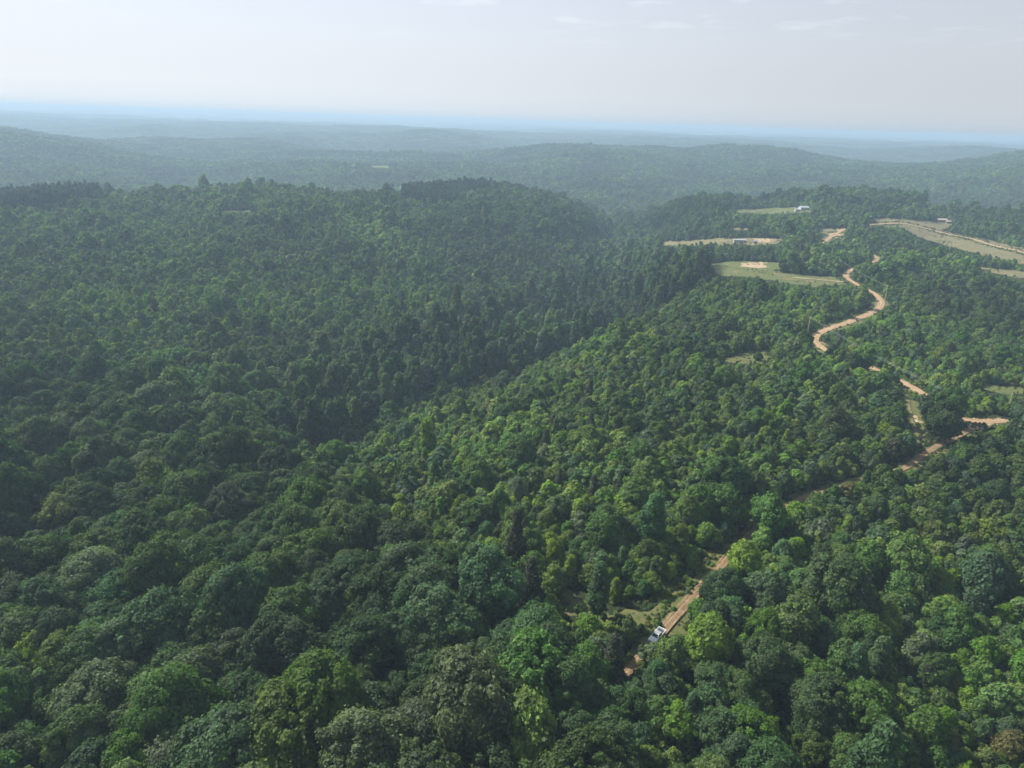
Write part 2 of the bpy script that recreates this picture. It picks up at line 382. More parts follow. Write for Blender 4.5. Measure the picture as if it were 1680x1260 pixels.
def crown_mesh(shape, var, spec, lod=0):
    k = (shape, var, lod)
    if k not in _crown:
        n0 = SHAPES[shape][6]; lf = SHAPES[shape][5]
        n = int(n0 * LOD[lod]); _crown[k] = crown_arrays(shape, hash((shape, var)) % 1 + sum(map(ord, shape)) * 7 + var * 13, n, lf * {0: .95, 1: 1.8, 2: 3.6}[lod], None if lod < 2 else max(10, SHAPES[shape][3] // 3))
    kk = k + (spec,)
    if kk not in _crown:
        V, F, t = _crown[k]
        if lod == 0: _crown[kk] = mesh_np('crown', V, F, [LM[spec]], tone=t)
        else:
            Vt, Ft = trunk_arrays(shape, var, False)
            _crown[kk] = mesh_np('crown', np.r_[V, Vt], np.r_[F, Ft + len(V)], [LM[spec], M_pale_bark if shape == 'column' else M_bark],
                                 midx=np.r_[np.zeros(len(F)), np.ones(len(Ft))], tone=np.r_[t, np.full(len(Ft), .5)])
    return _crown[kk]
def trunk_mesh(shape, var):
    k = (shape, var)
    if k not in _trunk:
        V, F = trunk_arrays(shape, var); _trunk[k] = mesh_np('trunk', V, F, [M_pale_bark if shape == 'column' else M_bark], smooth=True)
    return _trunk[k]

# ------------------------------------------------------------------ things laid out on the ground
def inpoly(px, py, poly):
    px = np.asarray(px, float); py = np.asarray(py, float); r = np.zeros(px.shape, bool); n = len(poly)
    for i in range(n):
        x0, y0 = poly[i]; x1, y1 = poly[(i + 1) % n]
        if y0 == y1: continue
        c = ((y0 > py) != (y1 > py)) & (px < (x1 - x0) * (py - y0) / (y1 - y0) + x0); r ^= c
    return r
# open ground seen over the trees (outlines on the photo, dropped to the land)
FIELDS = [
    ('meadow', M_grass, [(1163, 432), (1200, 429), (1283, 431), (1282, 440), (1262, 446), (1300, 449), (1388, 455), (1394, 467), (1340, 470), (1290, 466), (1240, 454), (1190, 454), (1166, 447)], 1.5),
    ('meadow', M_drygrass, [(1085, 398), (1130, 395), (1200, 392), (1284, 391), (1286, 399), (1240, 402), (1180, 402), (1085, 403)], 2),
    ('meadow', M_grass, [(1207, 343), (1255, 342), (1330, 341), (1332, 349), (1255, 350), (1207, 348.5)], 3),
    ('pasture', M_drygrass, [(1340, 375), (1386, 374), (1386, 387), (1352, 399), (1345, 395), (1362, 386), (1342, 380)], 2),
    ('pasture', M_drygrass, [(1432, 359), (1500, 361), (1545, 362), (1562, 366), (1562, 373), (1545, 377), (1585, 386), (1690, 410), (1690, 436), (1600, 415), (1560, 405), (1510, 390), (1480, 373), (1436, 369)], 2),
    ('pasture', M_drygrass, [(1602, 438), (1690, 448), (1690, 458), (1625, 449), (1602, 442)], 1.5),
    ('grass_clearing', M_clearing_grass, [(905, 972), (925, 965), (960, 975), (1000, 987), (1050, 985), (1096, 966), (1140, 938), (1172, 902), (1196, 880), (1196, 925), (1155, 970), (1112, 1012), (1088, 1036), (1062, 1030), (1048, 1004), (1000, 1003), (960, 1000), (920, 986)], .8),
    ('grass_clearing', M_clearing_grass, [(812, 936), (850, 948), (848, 957), (815, 950)], .8),
    ('grass_clearing', M_clearing_grass, [(1478, 640), (1505, 650), (1535, 690), (1580, 712), (1570, 730), (1530, 748), (1500, 770), (1488, 760), (1502, 700), (1482, 660)], .8),
    ('grass_clearing', M_clearing_grass, [(1180, 590), (1215, 577), (1262, 575), (1272, 590), (1235, 596), (1195, 594)], 1),
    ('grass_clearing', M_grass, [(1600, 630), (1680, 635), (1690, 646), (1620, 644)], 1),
    ('meadow', M_grass, [(360, 344.5), (425, 345), (424, 347), (362, 347)], 2.5),
    ('meadow', M_drygrass, [(1200, 373), (1240, 375), (1236, 379), (1202, 377)], 2.5),
    ('meadow', M_grass, [(604, 270.5), (638, 272), (640, 275.5), (612, 274.5)], 6),
]
DIRT = [[(1212, 433), (1235, 431), (1258, 432), (1262, 438), (1240, 441), (1218, 438)], [(1432, 427), (1440, 425), (1450, 429), (1446, 434), (1434, 432)],
        [(1344, 392), (1360, 386), (1380, 376), (1385, 378), (1376, 390), (1352, 399)], [(1580, 690), (1605, 687), (1650, 690), (1648, 697), (1600, 706), (1584, 708)],
        [(1484, 684), (1515, 686), (1514, 692), (1486, 690)], [(1240, 392), (1280, 393), (1262, 397), (1236, 399)]]
# roads: (name, material, photo polyline, width m, verge m, [visible ranges of the polyline index])
ROADS = [
    ('dirt_track', M_track, [(1000, 1150), (1018, 1122), (1040, 1092), (1062, 1064), (1085, 1038), (1106, 1014), (1128, 989), (1160, 954), (1186, 927), (1204, 902), (1225, 880), (1247, 864), (1272, 845), (1304, 822), (1345, 808), (1420, 790), (1492, 768), (1508, 752), (1524, 740), (1546, 729), (1575, 716), (1598, 702)], 2.7, 1.8, [(1, 11), (17, 19)]),
    ('dirt_road', M_road, [(1658, 689), (1648, 690), (1610, 695), (1580, 693), (1548, 672), (1516, 649), (1496, 636), (1476, 625), (1458, 616), (1440, 609), (1420, 600), (1392, 588), (1365, 579), (1345, 571), (1334, 561), (1338, 549), (1358, 540), (1384, 532), (1412, 522), (1434, 512), (1446, 502), (1446, 493), (1438, 486), (1424, 476), (1406, 467), (1391, 459), (1386, 451), (1395, 444), (1414, 437), (1434, 430), (1441, 424), (1420, 412), (1380, 402), (1352, 397), (1364, 389), (1377, 381), (1384, 377), (1400, 373), (1425, 370), (1448, 367), (1480, 366.5), (1505, 371), (1540, 380), (1580, 389), (1625, 402), (1700, 419)], 5.0, 3.2,
     [(1, 3), (5, 7), (9, 10), (12, 22), (24, 27), (29, 30), (33, 35), (38, 44)]),
    ('side_road', M_dirt, [(1292, 455), (1318, 457), (1345, 459.5), (1372, 462), (1396, 463)], 3.4, 0, [(0, 4)]),
    ('dirt_path', M_worn, [(1488, 650), (1490, 668), (1494, 684), (1500, 702), (1506, 722), (1503, 742), (1497, 764)], 1.7, 0, [(0, 6)]),
]
PROTECT = []            # (mask polygon in photo pixels): nothing tall may stand in front of these
Rroads = []; RW = []
PROTECT.append([(1068, 1020), (1098, 1022), (1100, 1046), (1072, 1053)])
def smooth_line(P, step):
    P = np.asarray(P, float); s = np.r_[0, np.cumsum(np.linalg.norm(np.diff(P[:, :2], axis=0), axis=1))]
    n = max(8, int(s[-1] / step)); q = np.linspace(0, s[-1], n)
    X = np.stack([np.interp(q, s, P[:, 0]), np.interp(q, s, P[:, 1])], 1)
    k = max(1, int(7 / step))
    for _ in range(3):
        for c in (0, 1):
            e = np.pad(X[:, c], k, mode='edge'); e = np.convolve(e, np.ones(2 * k + 1) / (2 * k + 1), 'valid'); X[:, c] = e
    return X, q, s
def ribbon(name, material, X, width, lift, wob=.5, nx=15):
    d = np.gradient(X, axis=0); d /= np.linalg.norm(d, axis=1, keepdims=True) + 1e-9; nrm = np.stack([-d[:, 1], d[:, 0]], 1)
    s = np.arange(len(X)); V = []
    for j in range(nx):
        t = j / (nx - 1) * 2 - 1
        wv = width / 2 * (1 + wob * (fbm(X[:, 0] + t * 40, X[:, 1], 9, 3) - .5))
        p = X + nrm * (t * wv)[:, None]
        edge = .0 if abs(t) < .99 else -.12
        rut = -.10 * math.exp(-((abs(t) - .45) / .15) ** 2) if width < 8 else 0
        V.append(np.c_[p, H(p[:, 0], p[:, 1]) + lift + edge + rut])
    V = np.stack(V, 1); n = len(X); idx = np.arange(n * nx).reshape(n, nx)
    F = np.stack([idx[:-1, :-1], idx[:-1, 1:], idx[1:, 1:], idx[1:, :-1]], -1).reshape(-1, 4)
    e = V.reshape(-1, 3)
    me = mesh_np(name, e, F[:, ::-1] if np.cross(e[F[0, 1]] - e[F[0, 0]], e[F[0, 2]] - e[F[0, 0]])[2] < 0 else F, [material], smooth=True)
    at = me.attributes.new('across', 'FLOAT', 'POINT'); at.data.foreach_set('value', np.tile(np.linspace(-1, 1, nx), n).astype(np.float32))
    return tag(link(name, me), kind='structure')
def wear(m, grass, centre, edge):
    """wheel ruts, a grassy crown and grass creeping in from the sides, measured across the road"""
    nt = m.node_tree; b = nt.nodes['Principled BSDF']; src = b.inputs['Base Color'].links[0].from_socket; N = nt.nodes.new; L = nt.links.new
    at = N('ShaderNodeAttribute'); at.attribute_name = 'across'; ab = N('ShaderNodeMath'); ab.operation = 'ABSOLUTE'; L(at.outputs['Fac'], ab.inputs[0])
    tc = N('ShaderNodeTexCoord'); nz = noise_node(nt, tc.outputs['Object'], .9, 5); nm_ = N('ShaderNodeMath'); nm_.operation = 'MULTIPLY_ADD'; L(nz, nm_.inputs[0]); nm_.inputs[1].default_value = .9; nm_.inputs[2].default_value = -.45
    sm = N('ShaderNodeMath'); sm.operation = 'ADD'; L(ab.outputs[0], sm.inputs[0]); L(nm_.outputs[0], sm.inputs[1])
    r = ramp(nt, [(0, (centre,) * 3), (.16, (centre * .8,) * 3), (.26, (0, 0, 0)), (edge, (0, 0, 0)), (min(edge + .2, .99), (1, 1, 1))]); L(sm.outputs[0], r.inputs[0])
    rr = ramp(nt, [(.25, (1, 1, 1)), (.42, (.62, .58, .54)), (.58, (.66, .62, .58)), (.72, (1, 1, 1))]); L(sm.outputs[0], rr.inputs[0])
    mu = N('ShaderNodeMix'); mu.data_type = 'RGBA'; mu.blend_type = 'MULTIPLY'; mu.inputs[0].default_value = .75; L(src, mu.inputs[6]); L(rr.outputs[0], mu.inputs[7])
    L(mixc(nt, r.outputs[0], mu.outputs[2], grass), b.inputs['Base Color'])
wear(M_track, (.085, .10, .035), .55, .72); wear(M_road, (.10, .11, .04), .12, .79); wear(M_worn, (.085, .10, .035), .6, .6)
for nm, m, pl, w, verge, vis in ROADS:
    A = np.array(pl, float); P = hit(A[:, 0], A[:, 1]); X, q, s = smooth_line(P, 1.5)
    if verge: ribbon('road_verge', M_clearing_grass if nm == 'dirt_track' else M_grass, X, w + 2 * verge, .22, .9, 5)
    ribbon(nm, m, X, w, .42, .8 if w < 5 else .45)
    Rroads.append((X, w / 2 + (verge if verge else .5))); RW.append(w)
    for a, b in vis:
        qq = (q >= s[a] - 1) & (q <= s[b] + 1); S = X[qq]
        d = np.gradient(S, axis=0); d /= np.linalg.norm(d, axis=1, keepdims=True) + 1e-9; nr = np.stack([-d[:, 1], d[:, 0]], 1) * (w / 2 * (.6 if nm == 'dirt_track' else 1.2))
        L1 = S + nr; L2 = S - nr
        u1, v1, _ = project(np.c_[L1, H(L1[:, 0], L1[:, 1])]); u2, v2, _ = project(np.c_[L2, H(L2[:, 0], L2[:, 1])])
        stp = max(1, len(S) // 40)
        for i in range(0, len(S) - 1, stp):
            j = min(i + stp, len(S) - 1)
            PROTECT.append([(u1[i], v1[i]), (u1[j], v1[j]), (u2[j], v2[j]), (u2[i], v2[i])])
WF = []
def patch(name, material, poly, cell, lift):
    Wp = hit([p[0] for p in poly], [p[1] for p in poly])[:, :2]; WF.append(Wp)
    # widen towards the viewer so the cleared strip in front is grass too
    x0, y0 = Wp.min(0) - 2 * cell; x1, y1 = Wp.max(0) + 2 * cell
    gx = np.arange(x0, x1, cell); gy = np.arange(y0, y1, cell)
    GX, GY = np.meshgrid(gx, gy, indexing='ij')
    jx = GX + (fbm(GX, GY, 9, 3, 4) - .5) * 16; jy = GY + (fbm(GX, GY, 9, 3, 8) - .5) * 16
    ins = inpoly(jx, jy, [tuple(p) for p in Wp])
    idx = np.arange(GX.size).reshape(GX.shape)
    ok = ins[:-1, :-1] | ins[1:, :-1] | ins[:-1, 1:] | ins[1:, 1:]
    F = np.stack([idx[:-1, :-1][ok], idx[1:, :-1][ok], idx[1:, 1:][ok], idx[:-1, 1:][ok]], -1)
    if not len(F): return
    border = ~ins
    Z = H(GX, GY) + lift - border * (lift + .1)
    V = np.c_[GX.ravel(), GY.ravel(), Z.ravel()]; used, inv = np.unique(F, return_inverse=True)
    me = mesh_np(name, V[used], inv.reshape(F.shape), [material], smooth=True)
    return tag(link(name, me), kind='structure')
for nm, m, poly, cell in FIELDS:
    patch(nm, m, poly, cell, .16); PROTECT.append(poly)
for poly in DIRT:
    patch('bare_dirt', M_dirt, poly, 1.0, .32); PROTECT.append(poly)
print('roads', time.time() - T0)

# ground sheet
na = len(AZR)
V = np.stack([GD * np.sin(GA), GD * np.cos(GA), HG], -1)[:-1]
na -= 1
idx = np.arange(na * NR).reshape(na, NR); nxt = np.roll(idx, -1, 0)
F = np.stack([idx[:, :-1], idx[:, 1:], nxt[:, 1:], nxt[:, :-1]], -1).reshape(-1, 4)
Vc = V.reshape(-1, 3); c = len(Vc); Vc = np.r_[Vc, [[0, 0, HG[:, 0].mean()]]]
# centre fan as thin quads (pairs of sectors)
fan = np.array([(c, idx[i, 0], idx[(i + 1) % na, 0], idx[(i + 2) % na, 0]) for i in range(0, na - 1, 2)])
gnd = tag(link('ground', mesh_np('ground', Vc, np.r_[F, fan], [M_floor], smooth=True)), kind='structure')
print('ground', time.time() - T0)

# ------------------------------------------------------------------ forest layout
OAK = [(-300, 640), (180, 635), (300, 610), (470, 650), (500, 715), (460, 780), (540, 860), (640, 920), (740, 1000), (860, 1050), (930, 1110), (1000, 1160), (1010, 1500), (-300, 1500)]
OAK2 = [(1110, 300), (1300, 296), (1560, 312), (1560, 340), (1420, 345), (1300, 335), (1200, 338), (1180, 365), (1060, 380), (1000, 372), (1090, 330)]
OAK3 = [(690, 372), (800, 320), (900, 305), (980, 330), (990, 385), (880, 395)]
VAL = [(470, 700), (540, 640), (700, 570), (880, 500), (1000, 450), (1130, 420), (1180, 440), (1120, 490), (1010, 555), (900, 600), (680, 665), (560, 740), (490, 745)]
PINE = [(-300, 318), (150, 316), (170, 333), (80, 350), (-300, 365)]
PINE2 = [(665, 312), (760, 302), (870, 312), (860, 335), (740, 345), (660, 335)]
RIGHTOLD = [(1000, 1120), (1180, 1000), (1300, 960), (1420, 1040), (1500, 1500), (1000, 1500)]
def jgrid(d0, d1, s, seed, amax=.84):
    rg = np.random.default_rng(seed)
    gx = np.arange(-d1 * math.sin(amax), d1 * math.sin(amax), s); gy = np.arange(d0 * .6, d1, s * .9)
    X, Y = np.meshgrid(gx, gy, indexing='ij'); X = X + (np.arange(len(gy)) % 2 * .5 * s)[None]
    X = (X + rg.uniform(-.40, .40, X.shape) * s).ravel(); Y = (Y + rg.uniform(-.40, .40, Y.shape) * s).ravel()
    d = np.hypot(X, Y); a = np.abs(np.arctan2(X, Y)); k = (d >= d0) & (d < d1) & (a < amax + 12 / np.maximum(d, 1))
    return X[k], Y[k]
TX = []  # rows x,y,shape,spec,scale xy, scale z
SH = list(SHAPES); SP = list(SPEC)
def zone(u, v):
    z = np.zeros(u.shape, int)
    for k, pl in ((1, OAK), (1, OAK2), (1, OAK3), (2, VAL), (3, PINE), (3, PINE2), (4, RIGHTOLD)):
        z[inpoly(u, v, pl) & (z == 0)] = k
    return z
def choose(n, table, rg):
    k = [t[0] for t in table]; p = np.array([t[1] for t in table], float); p /= p.sum()
    return rg.choice(len(k), n, p=p)
TAB = {
    0: [(('young', 'young'), 30), (('young', 'mid'), 20), (('young', 'blue'), 12), (('cone', 'young'), 3), (('cone', 'mid'), 3), (('shrub', 'lime'), 6), (('shrub', 'olive'), 4), (('round', 'mid'), 4), (('young', 'lime'), 6), (('young', 'dark'), 8), (('cedar', 'cedar'), .9), (('young', 'russet'), .5), (('shrub', 'russet'), .7), (('young', 'grey'), 3)],
    1: [(('oak', 'dark'), 40), (('oak', 'mid'), 22), (('oak', 'blue'), 12), (('round', 'mid'), 12), (('round', 'dark'), 10), (('column', 'mid'), 5), (('round', 'lime'), 1), (('oak', 'grey'), 4)],
    2: [(('column', 'mid'), 25), (('column', 'dark'), 25), (('column', 'grey'), 12), (('round', 'dark'), 12), (('column', 'blue'), 12), (('round', 'mid'), 8)],
    3: [(('pine', 'pine'), 1)],
    4: [(('round', 'mid'), 20), (('round', 'dark'), 18), (('oak', 'mid'), 5), (('column', 'blue'), 6), (('oak', 'dark'), 6), (('young', 'young'), 12), (('young', 'mid'), 22), (('young', 'dark'), 10), (('young', 'blue'), 8), (('round', 'blue'), 8), (('round', 'lime'), 1)],
}
SPACE = {0: 3.3, 1: 6.9, 2: 5.2, 3: 3.6, 4: 4.1}
rows = []
def gen(zid, d0, d1, s, seed, scl=1.0):
    rg = np.random.default_rng(seed)
    X, Y = jgrid(d0, d1, s, seed); Z = H(X, Y); u, v, w = project(np.c_[X, Y, Z]); k = zone(u, v) == zid
    if zid == 0 : k &= ~((w < 0) & (Y < 0))
    X, Y, Z = X[k], Y[k], Z[k]; n = len(X)
    if not n: return
    c = choose(n, TAB[zid], rg)
    sh = np.array([SH.index(t[0][0]) for t in TAB[zid]])[c]; sp = np.array([SP.index(t[0][1]) for t in TAB[zid]])[c]
    base = np.exp(rg.normal(0, {0: .24, 3: .06}.get(zid, .2), n)) * scl
    if zid == 0:   # size drifts over the land, a rare tree stands well above the rest
        base *= .62 + .52 * fbm(X, Y, 45, 3, 6); base[rg.random(n) < .03] *= 1.3
    if zid == 2: base *= 1.12
    if zid == 1: base *= .90
    if zid == 4: base *= .82
    hz = base * np.exp(rg.normal(0, .12, n)) * (1.1 if zid == 2 else 1)
    rows.append(np.c_[X, Y, Z, sh, sp, base, hz])
for zid, s in SPACE.items():
    gen(zid, 44, 620, s, 100 + zid, 1.0)
    gen(zid, 620, 1350, s * (1.3 if zid in (0, 3) else 1.0), 200 + zid, 1.25 if zid in (0, 3) else 1)
X, Y = jgrid(1350, 2700, 8.2, 300)
n = len(X); rg = np.random.default_rng(9)
bigz = fbm(X, Y, 260, 3, 7) > .52
sh = np.where(bigz, SH.index('round'), SH.index('young')); sp = rg.choice([SP.index(a) for a in ('mid', 'dark', 'young', 'blue', 'grey')], n, p=[.3, .2, .25, .15, .1])
base = np.where(bigz, 1.25, 1.9) * np.exp(rg.normal(0, .16, n))
rows.append(np.c_[X, Y, H(X, Y), sh, sp, base, base * np.where(bigz, 1.0, .8)])
T = np.concatenate(rows)
# small tree layer along road verges
for (Xr, hw) in Rroads:
    pass
Hs = np.array([SHAPES[s][0] for s in SH]); Rs = np.array([SHAPES[s][1] for s in SH])

# trees set by hand: crown centre on the photo, crown width in photo px
HAND = [
    (856, 1188, 120, 'round', 'lime', 'bright lime green maple, the brightest broad crown in the foreground'),
    (95, 838, 62, 'round', 'lime', 'light green egg shaped tree standing out above the dark oaks at left'),
    (78, 772, 54, 'round', 'mid', 'small light green dome above the dark oaks by the left edge'),
    (170, 745, 76, 'round', 'grey', 'pale grey green dome highest of the light crowns on the left'),
    (256, 778, 62, 'round', 'lime', 'light green pointed dome among dark oaks left of the valley'),
    (984, 962, 42, 'column', 'blue', 'narrow dark blue green column tree standing in the grass clearing'),
    (872, 952, 62, 'cedar', 'cedar', 'brownish green cedar cone at the left end of the clearing'),
    (1010, 1078, 62, 'cedar', 'cedar', 'dark brownish cedar left of the track in front of the white truck'),
    (894, 722, 28, 'cedar', 'cedar', 'tall dark narrow cedar alone on the young sunlit slope'),
    (917, 782, 22, 'cedar', 'cedar', 'slim dark cedar just in front of the tallest slope cedar'),
    (974, 800, 32, 'cedar', 'cedar', 'blackish broad cedar below the slim slope cedars'),
    (1020, 790, 26, 'cedar', 'cedar', 'small dark cedar right of the blackish broad cedar'),
    (1072, 846, 44, 'column', 'blue', 'tall blue green column tree above the middle of the slope'),
    (1268, 838, 62, 'round', 'mid', 'full round green tree at the spot where the track disappears'),
    (1222, 912, 54, 'round', 'young', 'yellow green tree leaning over the right side of the track'),
    (1258, 960, 62, 'round', 'grey', 'grey green tree beside the upper track, right of the clearing'),
    (1168, 1046, 88, 'round', 'young', 'rich green tree directly right of the white truck'),
    (1072, 1069, 40, 'young', 'grey', 'small pale bush hiding the front of the white truck'),
    (1306, 1010, 78, 'round', 'mid', 'tall full green tree two crowns right of the white truck'),
    (1415, 1158, 92, 'round', 'mid', 'large light green tree with a tangled dark underside at lower right'),
    (1262, 1075, 96, 'oak', 'dark', 'big dark oak with black shade below, right of the track'),
    (1196, 776, 66, 'round', 'dark', 'big dark round tree in front of the track behind the slope'),
    (286, 632, 62, 'round', 'mid', 'tall rounded green tree rising above the far left slope'),
    (561, 652, 22, 'column', 'mid', 'slender leading column tree at the near end of the valley'),
    (598, 644, 22, 'column', 'grey', 'slender pale column tree in the valley beside its taller twin'),
    (1552, 680, 58, 'round', 'dark', 'dull dark bushy tree covering the road junction'),
    (1562, 655, 50, 'round', 'mid', 'yellow green tree behind the dull dark tree at the junction'),
    (1526, 662, 34, 'young', 'dark', 'small dark tree where the orange road ends at the junction'),
    (1400, 590, 28, 'round', 'dark', 'dark round tree hiding the road below its wide bend'),
    (1366, 572, 18, 'young', 'dark', 'small dark tree at the lower end of the road bend'),
    (1245, 583, 14, 'young', 'mid', 'lone little bush in the small dry clearing'),
    (1620, 940, 80, 'round', 'blue', 'dark conical full tree near the right edge'),
    (1310, 712, 26, 'round', 'dark', 'dark round tree among young trees below the road'),
    (470, 975, 130, 'oak', 'mid', 'wide billowing green oak left of the picture middle'),
    (330, 940, 120, 'oak', 'mid', 'wide oak with pale billows upper centre of the oak stand'),
    (150, 1080, 170, 'oak', 'grey', 'widest grey green oak at lower left'),
    (400, 760, 120, 'oak', 'dark', 'wide pale topped oak beside the valley end'),
    (600, 1040, 110, 'oak', 'dark', 'dark lumpy oak between the oak stand and the clearing'),
]
HN = []
for px, py, wpx, shp, spc, lab in HAND:
    hh, rr, b = SHAPES[shp][:3]
    s = 1.0
    for _ in range(4):
        lift = (b + (hh - b) * .55) * s; P = hit(px, py, lift)[0]
        w = float(project(P[None] + [0, 0, lift])[2][0]); s = wpx / FPX * w / (2 * rr)
    hs = s
    if shp in ('column', 'cedar'): hs = s * 1.0
    if shp == 'oak': s = min(s, 1.15); hs = s * .9
    HN.append((P[0], P[1], P[2], SH.index(shp), SP.index(spc), s, hs))
HN = np.array(HN)
# --- clearances
def near_line(X, Y, line, dist):
    r = np.zeros(len(X), bool)
    for k in range(0, len(line), 2):
        r |= (X - line[k, 0]) ** 2 + (Y - line[k, 1]) ** 2 < dist ** 2
    return r
rad = Rs[T[:, 3].astype(int)] * T[:, 5]
kill = np.zeros(len(T), bool)
nearm = np.hypot(T[:, 0], T[:, 1]) < 1300
for Xr, hw in Rroads:
    c = np.where(nearm)[0]; bb = (T[c, 0] > Xr[:, 0].min() - 10) & (T[c, 0] < Xr[:, 0].max() + 10) & (T[c, 1] > Xr[:, 1].min() - 10) & (T[c, 1] < Xr[:, 1].max() + 10); c = c[bb]
    for k in range(0, len(Xr), 2):
        kill[c] |= (T[c, 0] - Xr[k, 0]) ** 2 + (T[c, 1] - Xr[k, 1]) ** 2 < (hw + rad[c] * .55) ** 2
for Wp in WF:
    kill |= inpoly(T[:, 0], T[:, 1], [tuple(p) for p in Wp])
ti = T[:, 3].astype(int)
PR = [np.array(p, float) for p in PROTECT]; dist0 = np.hypot(T[:, 0], T[:, 1])
hgt = Hs[ti] * T[:, 6]
NPR_F = len(PR); isF = []
fk = np.zeros(len(T), bool)
for f, wf in ((.45, .8), (.7, .85), (.95, .35)):
    u, v, w = project(np.c_[T[:, 0], T[:, 1], T[:, 2] + hgt * f])
    rp = rad * wf / np.maximum(w, 1) * FPX
    for pl in PR:
        x0, y0 = pl.min(0) - 30; x1, y1 = pl.max(0) + 30
        c = np.where((u > x0) & (u < x1) & (v > y0) & (v < y1) & ~kill & (w > 0))[0]
        if not len(c): continue
        q = [tuple(p) for p in pl]; hitm = inpoly(u[c], v[c], q)
        for dx, dy in ((-.6, 0), (.6, 0), (0, .6), (0, -.6)):
            hitm |= inpoly(u[c] + dx * rp[c], v[c] + dy * rp[c], q)
        kill[c[hitm]] = True
        if pl.shape[0] > 4: fk[c[hitm]] = True
        else: fk[c[hitm]] = False
# not through a hand-set tree, nor in front of its crown
for h, hd in zip(HN, HAND):
    i = int(h[3]); r = Rs[i] * h[5]
    kill |= (T[:, 0] - h[0]) ** 2 + (T[:, 1] - h[1]) ** 2 < (r * .8 + rad * .55) ** 2
    wpx = hd[2]; d0 = math.hypot(h[0], h[1])
    u, v, w = project(np.c_[T[:, 0], T[:, 1], T[:, 2] + hgt * .7]); rp = rad / np.maximum(w, 1) * FPX
    kill |= (np.hypot(T[:, 0], T[:, 1]) < d0) & (w > 0) & (np.hypot(u - hd[0], (v - hd[1])) < wpx * .26 + rp * .5)
low = []
def low_growth(X, Y, lo_s, hi_s, seed, table):
    rg = np.random.default_rng(seed); n = len(X)
    if not n: return
    c = rg.integers(0, len(table), n); s_ = lo_s + (hi_s - lo_s) * rg.random(n) ** 2
    low.append(np.c_[X, Y, H(X, Y), np.full(n, SH.index('shrub')), np.array([SP.index(t) for t in table])[c], s_, s_ * rg.uniform(.7, 1.2, n)])
for k_, (Xr, hw) in enumerate(Rroads[:2]):
    rg = np.random.default_rng(70 + k_); m_ = len(Xr) * 9; i_ = rg.integers(0, len(Xr) - 1, m_)
    d_ = np.gradient(Xr, axis=0); d_ /= np.linalg.norm(d_, axis=1, keepdims=True) + 1e-9
    off = (RW[k_] * .5 + .1 + rg.random(m_) ** 1.4 * 6.5) * rg.choice([-1, 1], m_)
    p_ = Xr[i_] + np.c_[-d_[i_, 1], d_[i_, 0]] * off[:, None] + rg.normal(size=(m_, 2)) * .6
    ok_ = np.ones(m_, bool)
    for (Xo, ho), w_ in zip(Rroads, RW):
        for q_ in range(len(Xo)): ok_ &= (p_[:, 0] - Xo[q_, 0]) ** 2 + (p_[:, 1] - Xo[q_, 1]) ** 2 > (w_ * .47) ** 2
    ok_ &= (fbm(p_[:, 0], p_[:, 1], 12, 3, 5) > .42)
    low_growth(p_[ok_, 0], p_[ok_, 1], .14, .5, 80 + k_, ['olive', 'young', 'mid', 'lime', 'grey'])
for k_, Wp in enumerate(WF):
    far_ = np.hypot(*Wp.mean(0)); sp_ = 1.5 if far_ < 350 else (3.2 if far_ < 1300 else 12)
    x0, y0 = Wp.min(0); x1, y1 = Wp.max(0); gx, gy = np.meshgrid(np.arange(x0, x1, sp_), np.arange(y0, y1, sp_), indexing='ij'); rg = np.random.default_rng(90 + k_)
    gx = gx.ravel() + rg.uniform(-.5, .5, gx.size) * sp_; gy = gy.ravel() + rg.uniform(-.5, .5, gy.size) * sp_
    ok_ = inpoly(gx, gy, [tuple(p) for p in Wp]) & (fbm(gx, gy, 16, 3, 3) > (.47 if far_ < 350 else .60))
    for Xo, ho in Rroads:
        for q_ in range(0, len(Xo), 2): ok_ &= (gx - Xo[q_, 0]) ** 2 + (gy - Xo[q_, 1]) ** 2 > (ho * .9) ** 2
    f_ = 1 if far_ < 350 else (.9 if far_ < 1300 else 2)
    low_growth(gx[ok_], gy[ok_], .12 * f_, .42 * f_, 110 + k_, ['olive', 'young', 'mid', 'olive', 'russet'])
X, Y = jgrid(60, 360, 3.0, 777); ok_ = fbm(X, Y, 20, 3, 1) > .30
for Xo, ho in Rroads:
    for q_ in range(0, len(Xo), 2): ok_ &= (X - Xo[q_, 0]) ** 2 + (Y - Xo[q_, 1]) ** 2 > (ho + .9) ** 2
for Wp in WF: ok_ &= ~inpoly(X, Y, [tuple(p) for p in Wp])
tt = project(tp3 := hit([1077], [1050]) + [0, 0, 1.0]); dd_ = np.hypot(X - tp3[0, 0], Y - tp3[0, 1]); ok_ &= dd_ > 6
low_growth(X[ok_], Y[ok_], .35, .95, 61, ['mid', 'young', 'dark', 'olive', 'blue', 'mid'])
kp = fk & (np.random.default_rng(31).random(len(T)) < .24) & (dist0 > 240) & (T[:, 3] != SH.index('oak'))
for Xo, ho in Rroads:
    c = np.where(kp)[0]
    for q_ in range(0, len(Xo), 2): kp[c] &= (T[c, 0] - Xo[q_, 0]) ** 2 + (T[c, 1] - Xo[q_, 1]) ** 2 > (ho + 1) ** 2
T[kp, 5] *= .42; T[kp, 6] *= .36; kill[kp] = False
T = T[~kill]; T = np.r_[HN, T]; nh = len(HN)
print('trees', len(T), time.time() - T0)

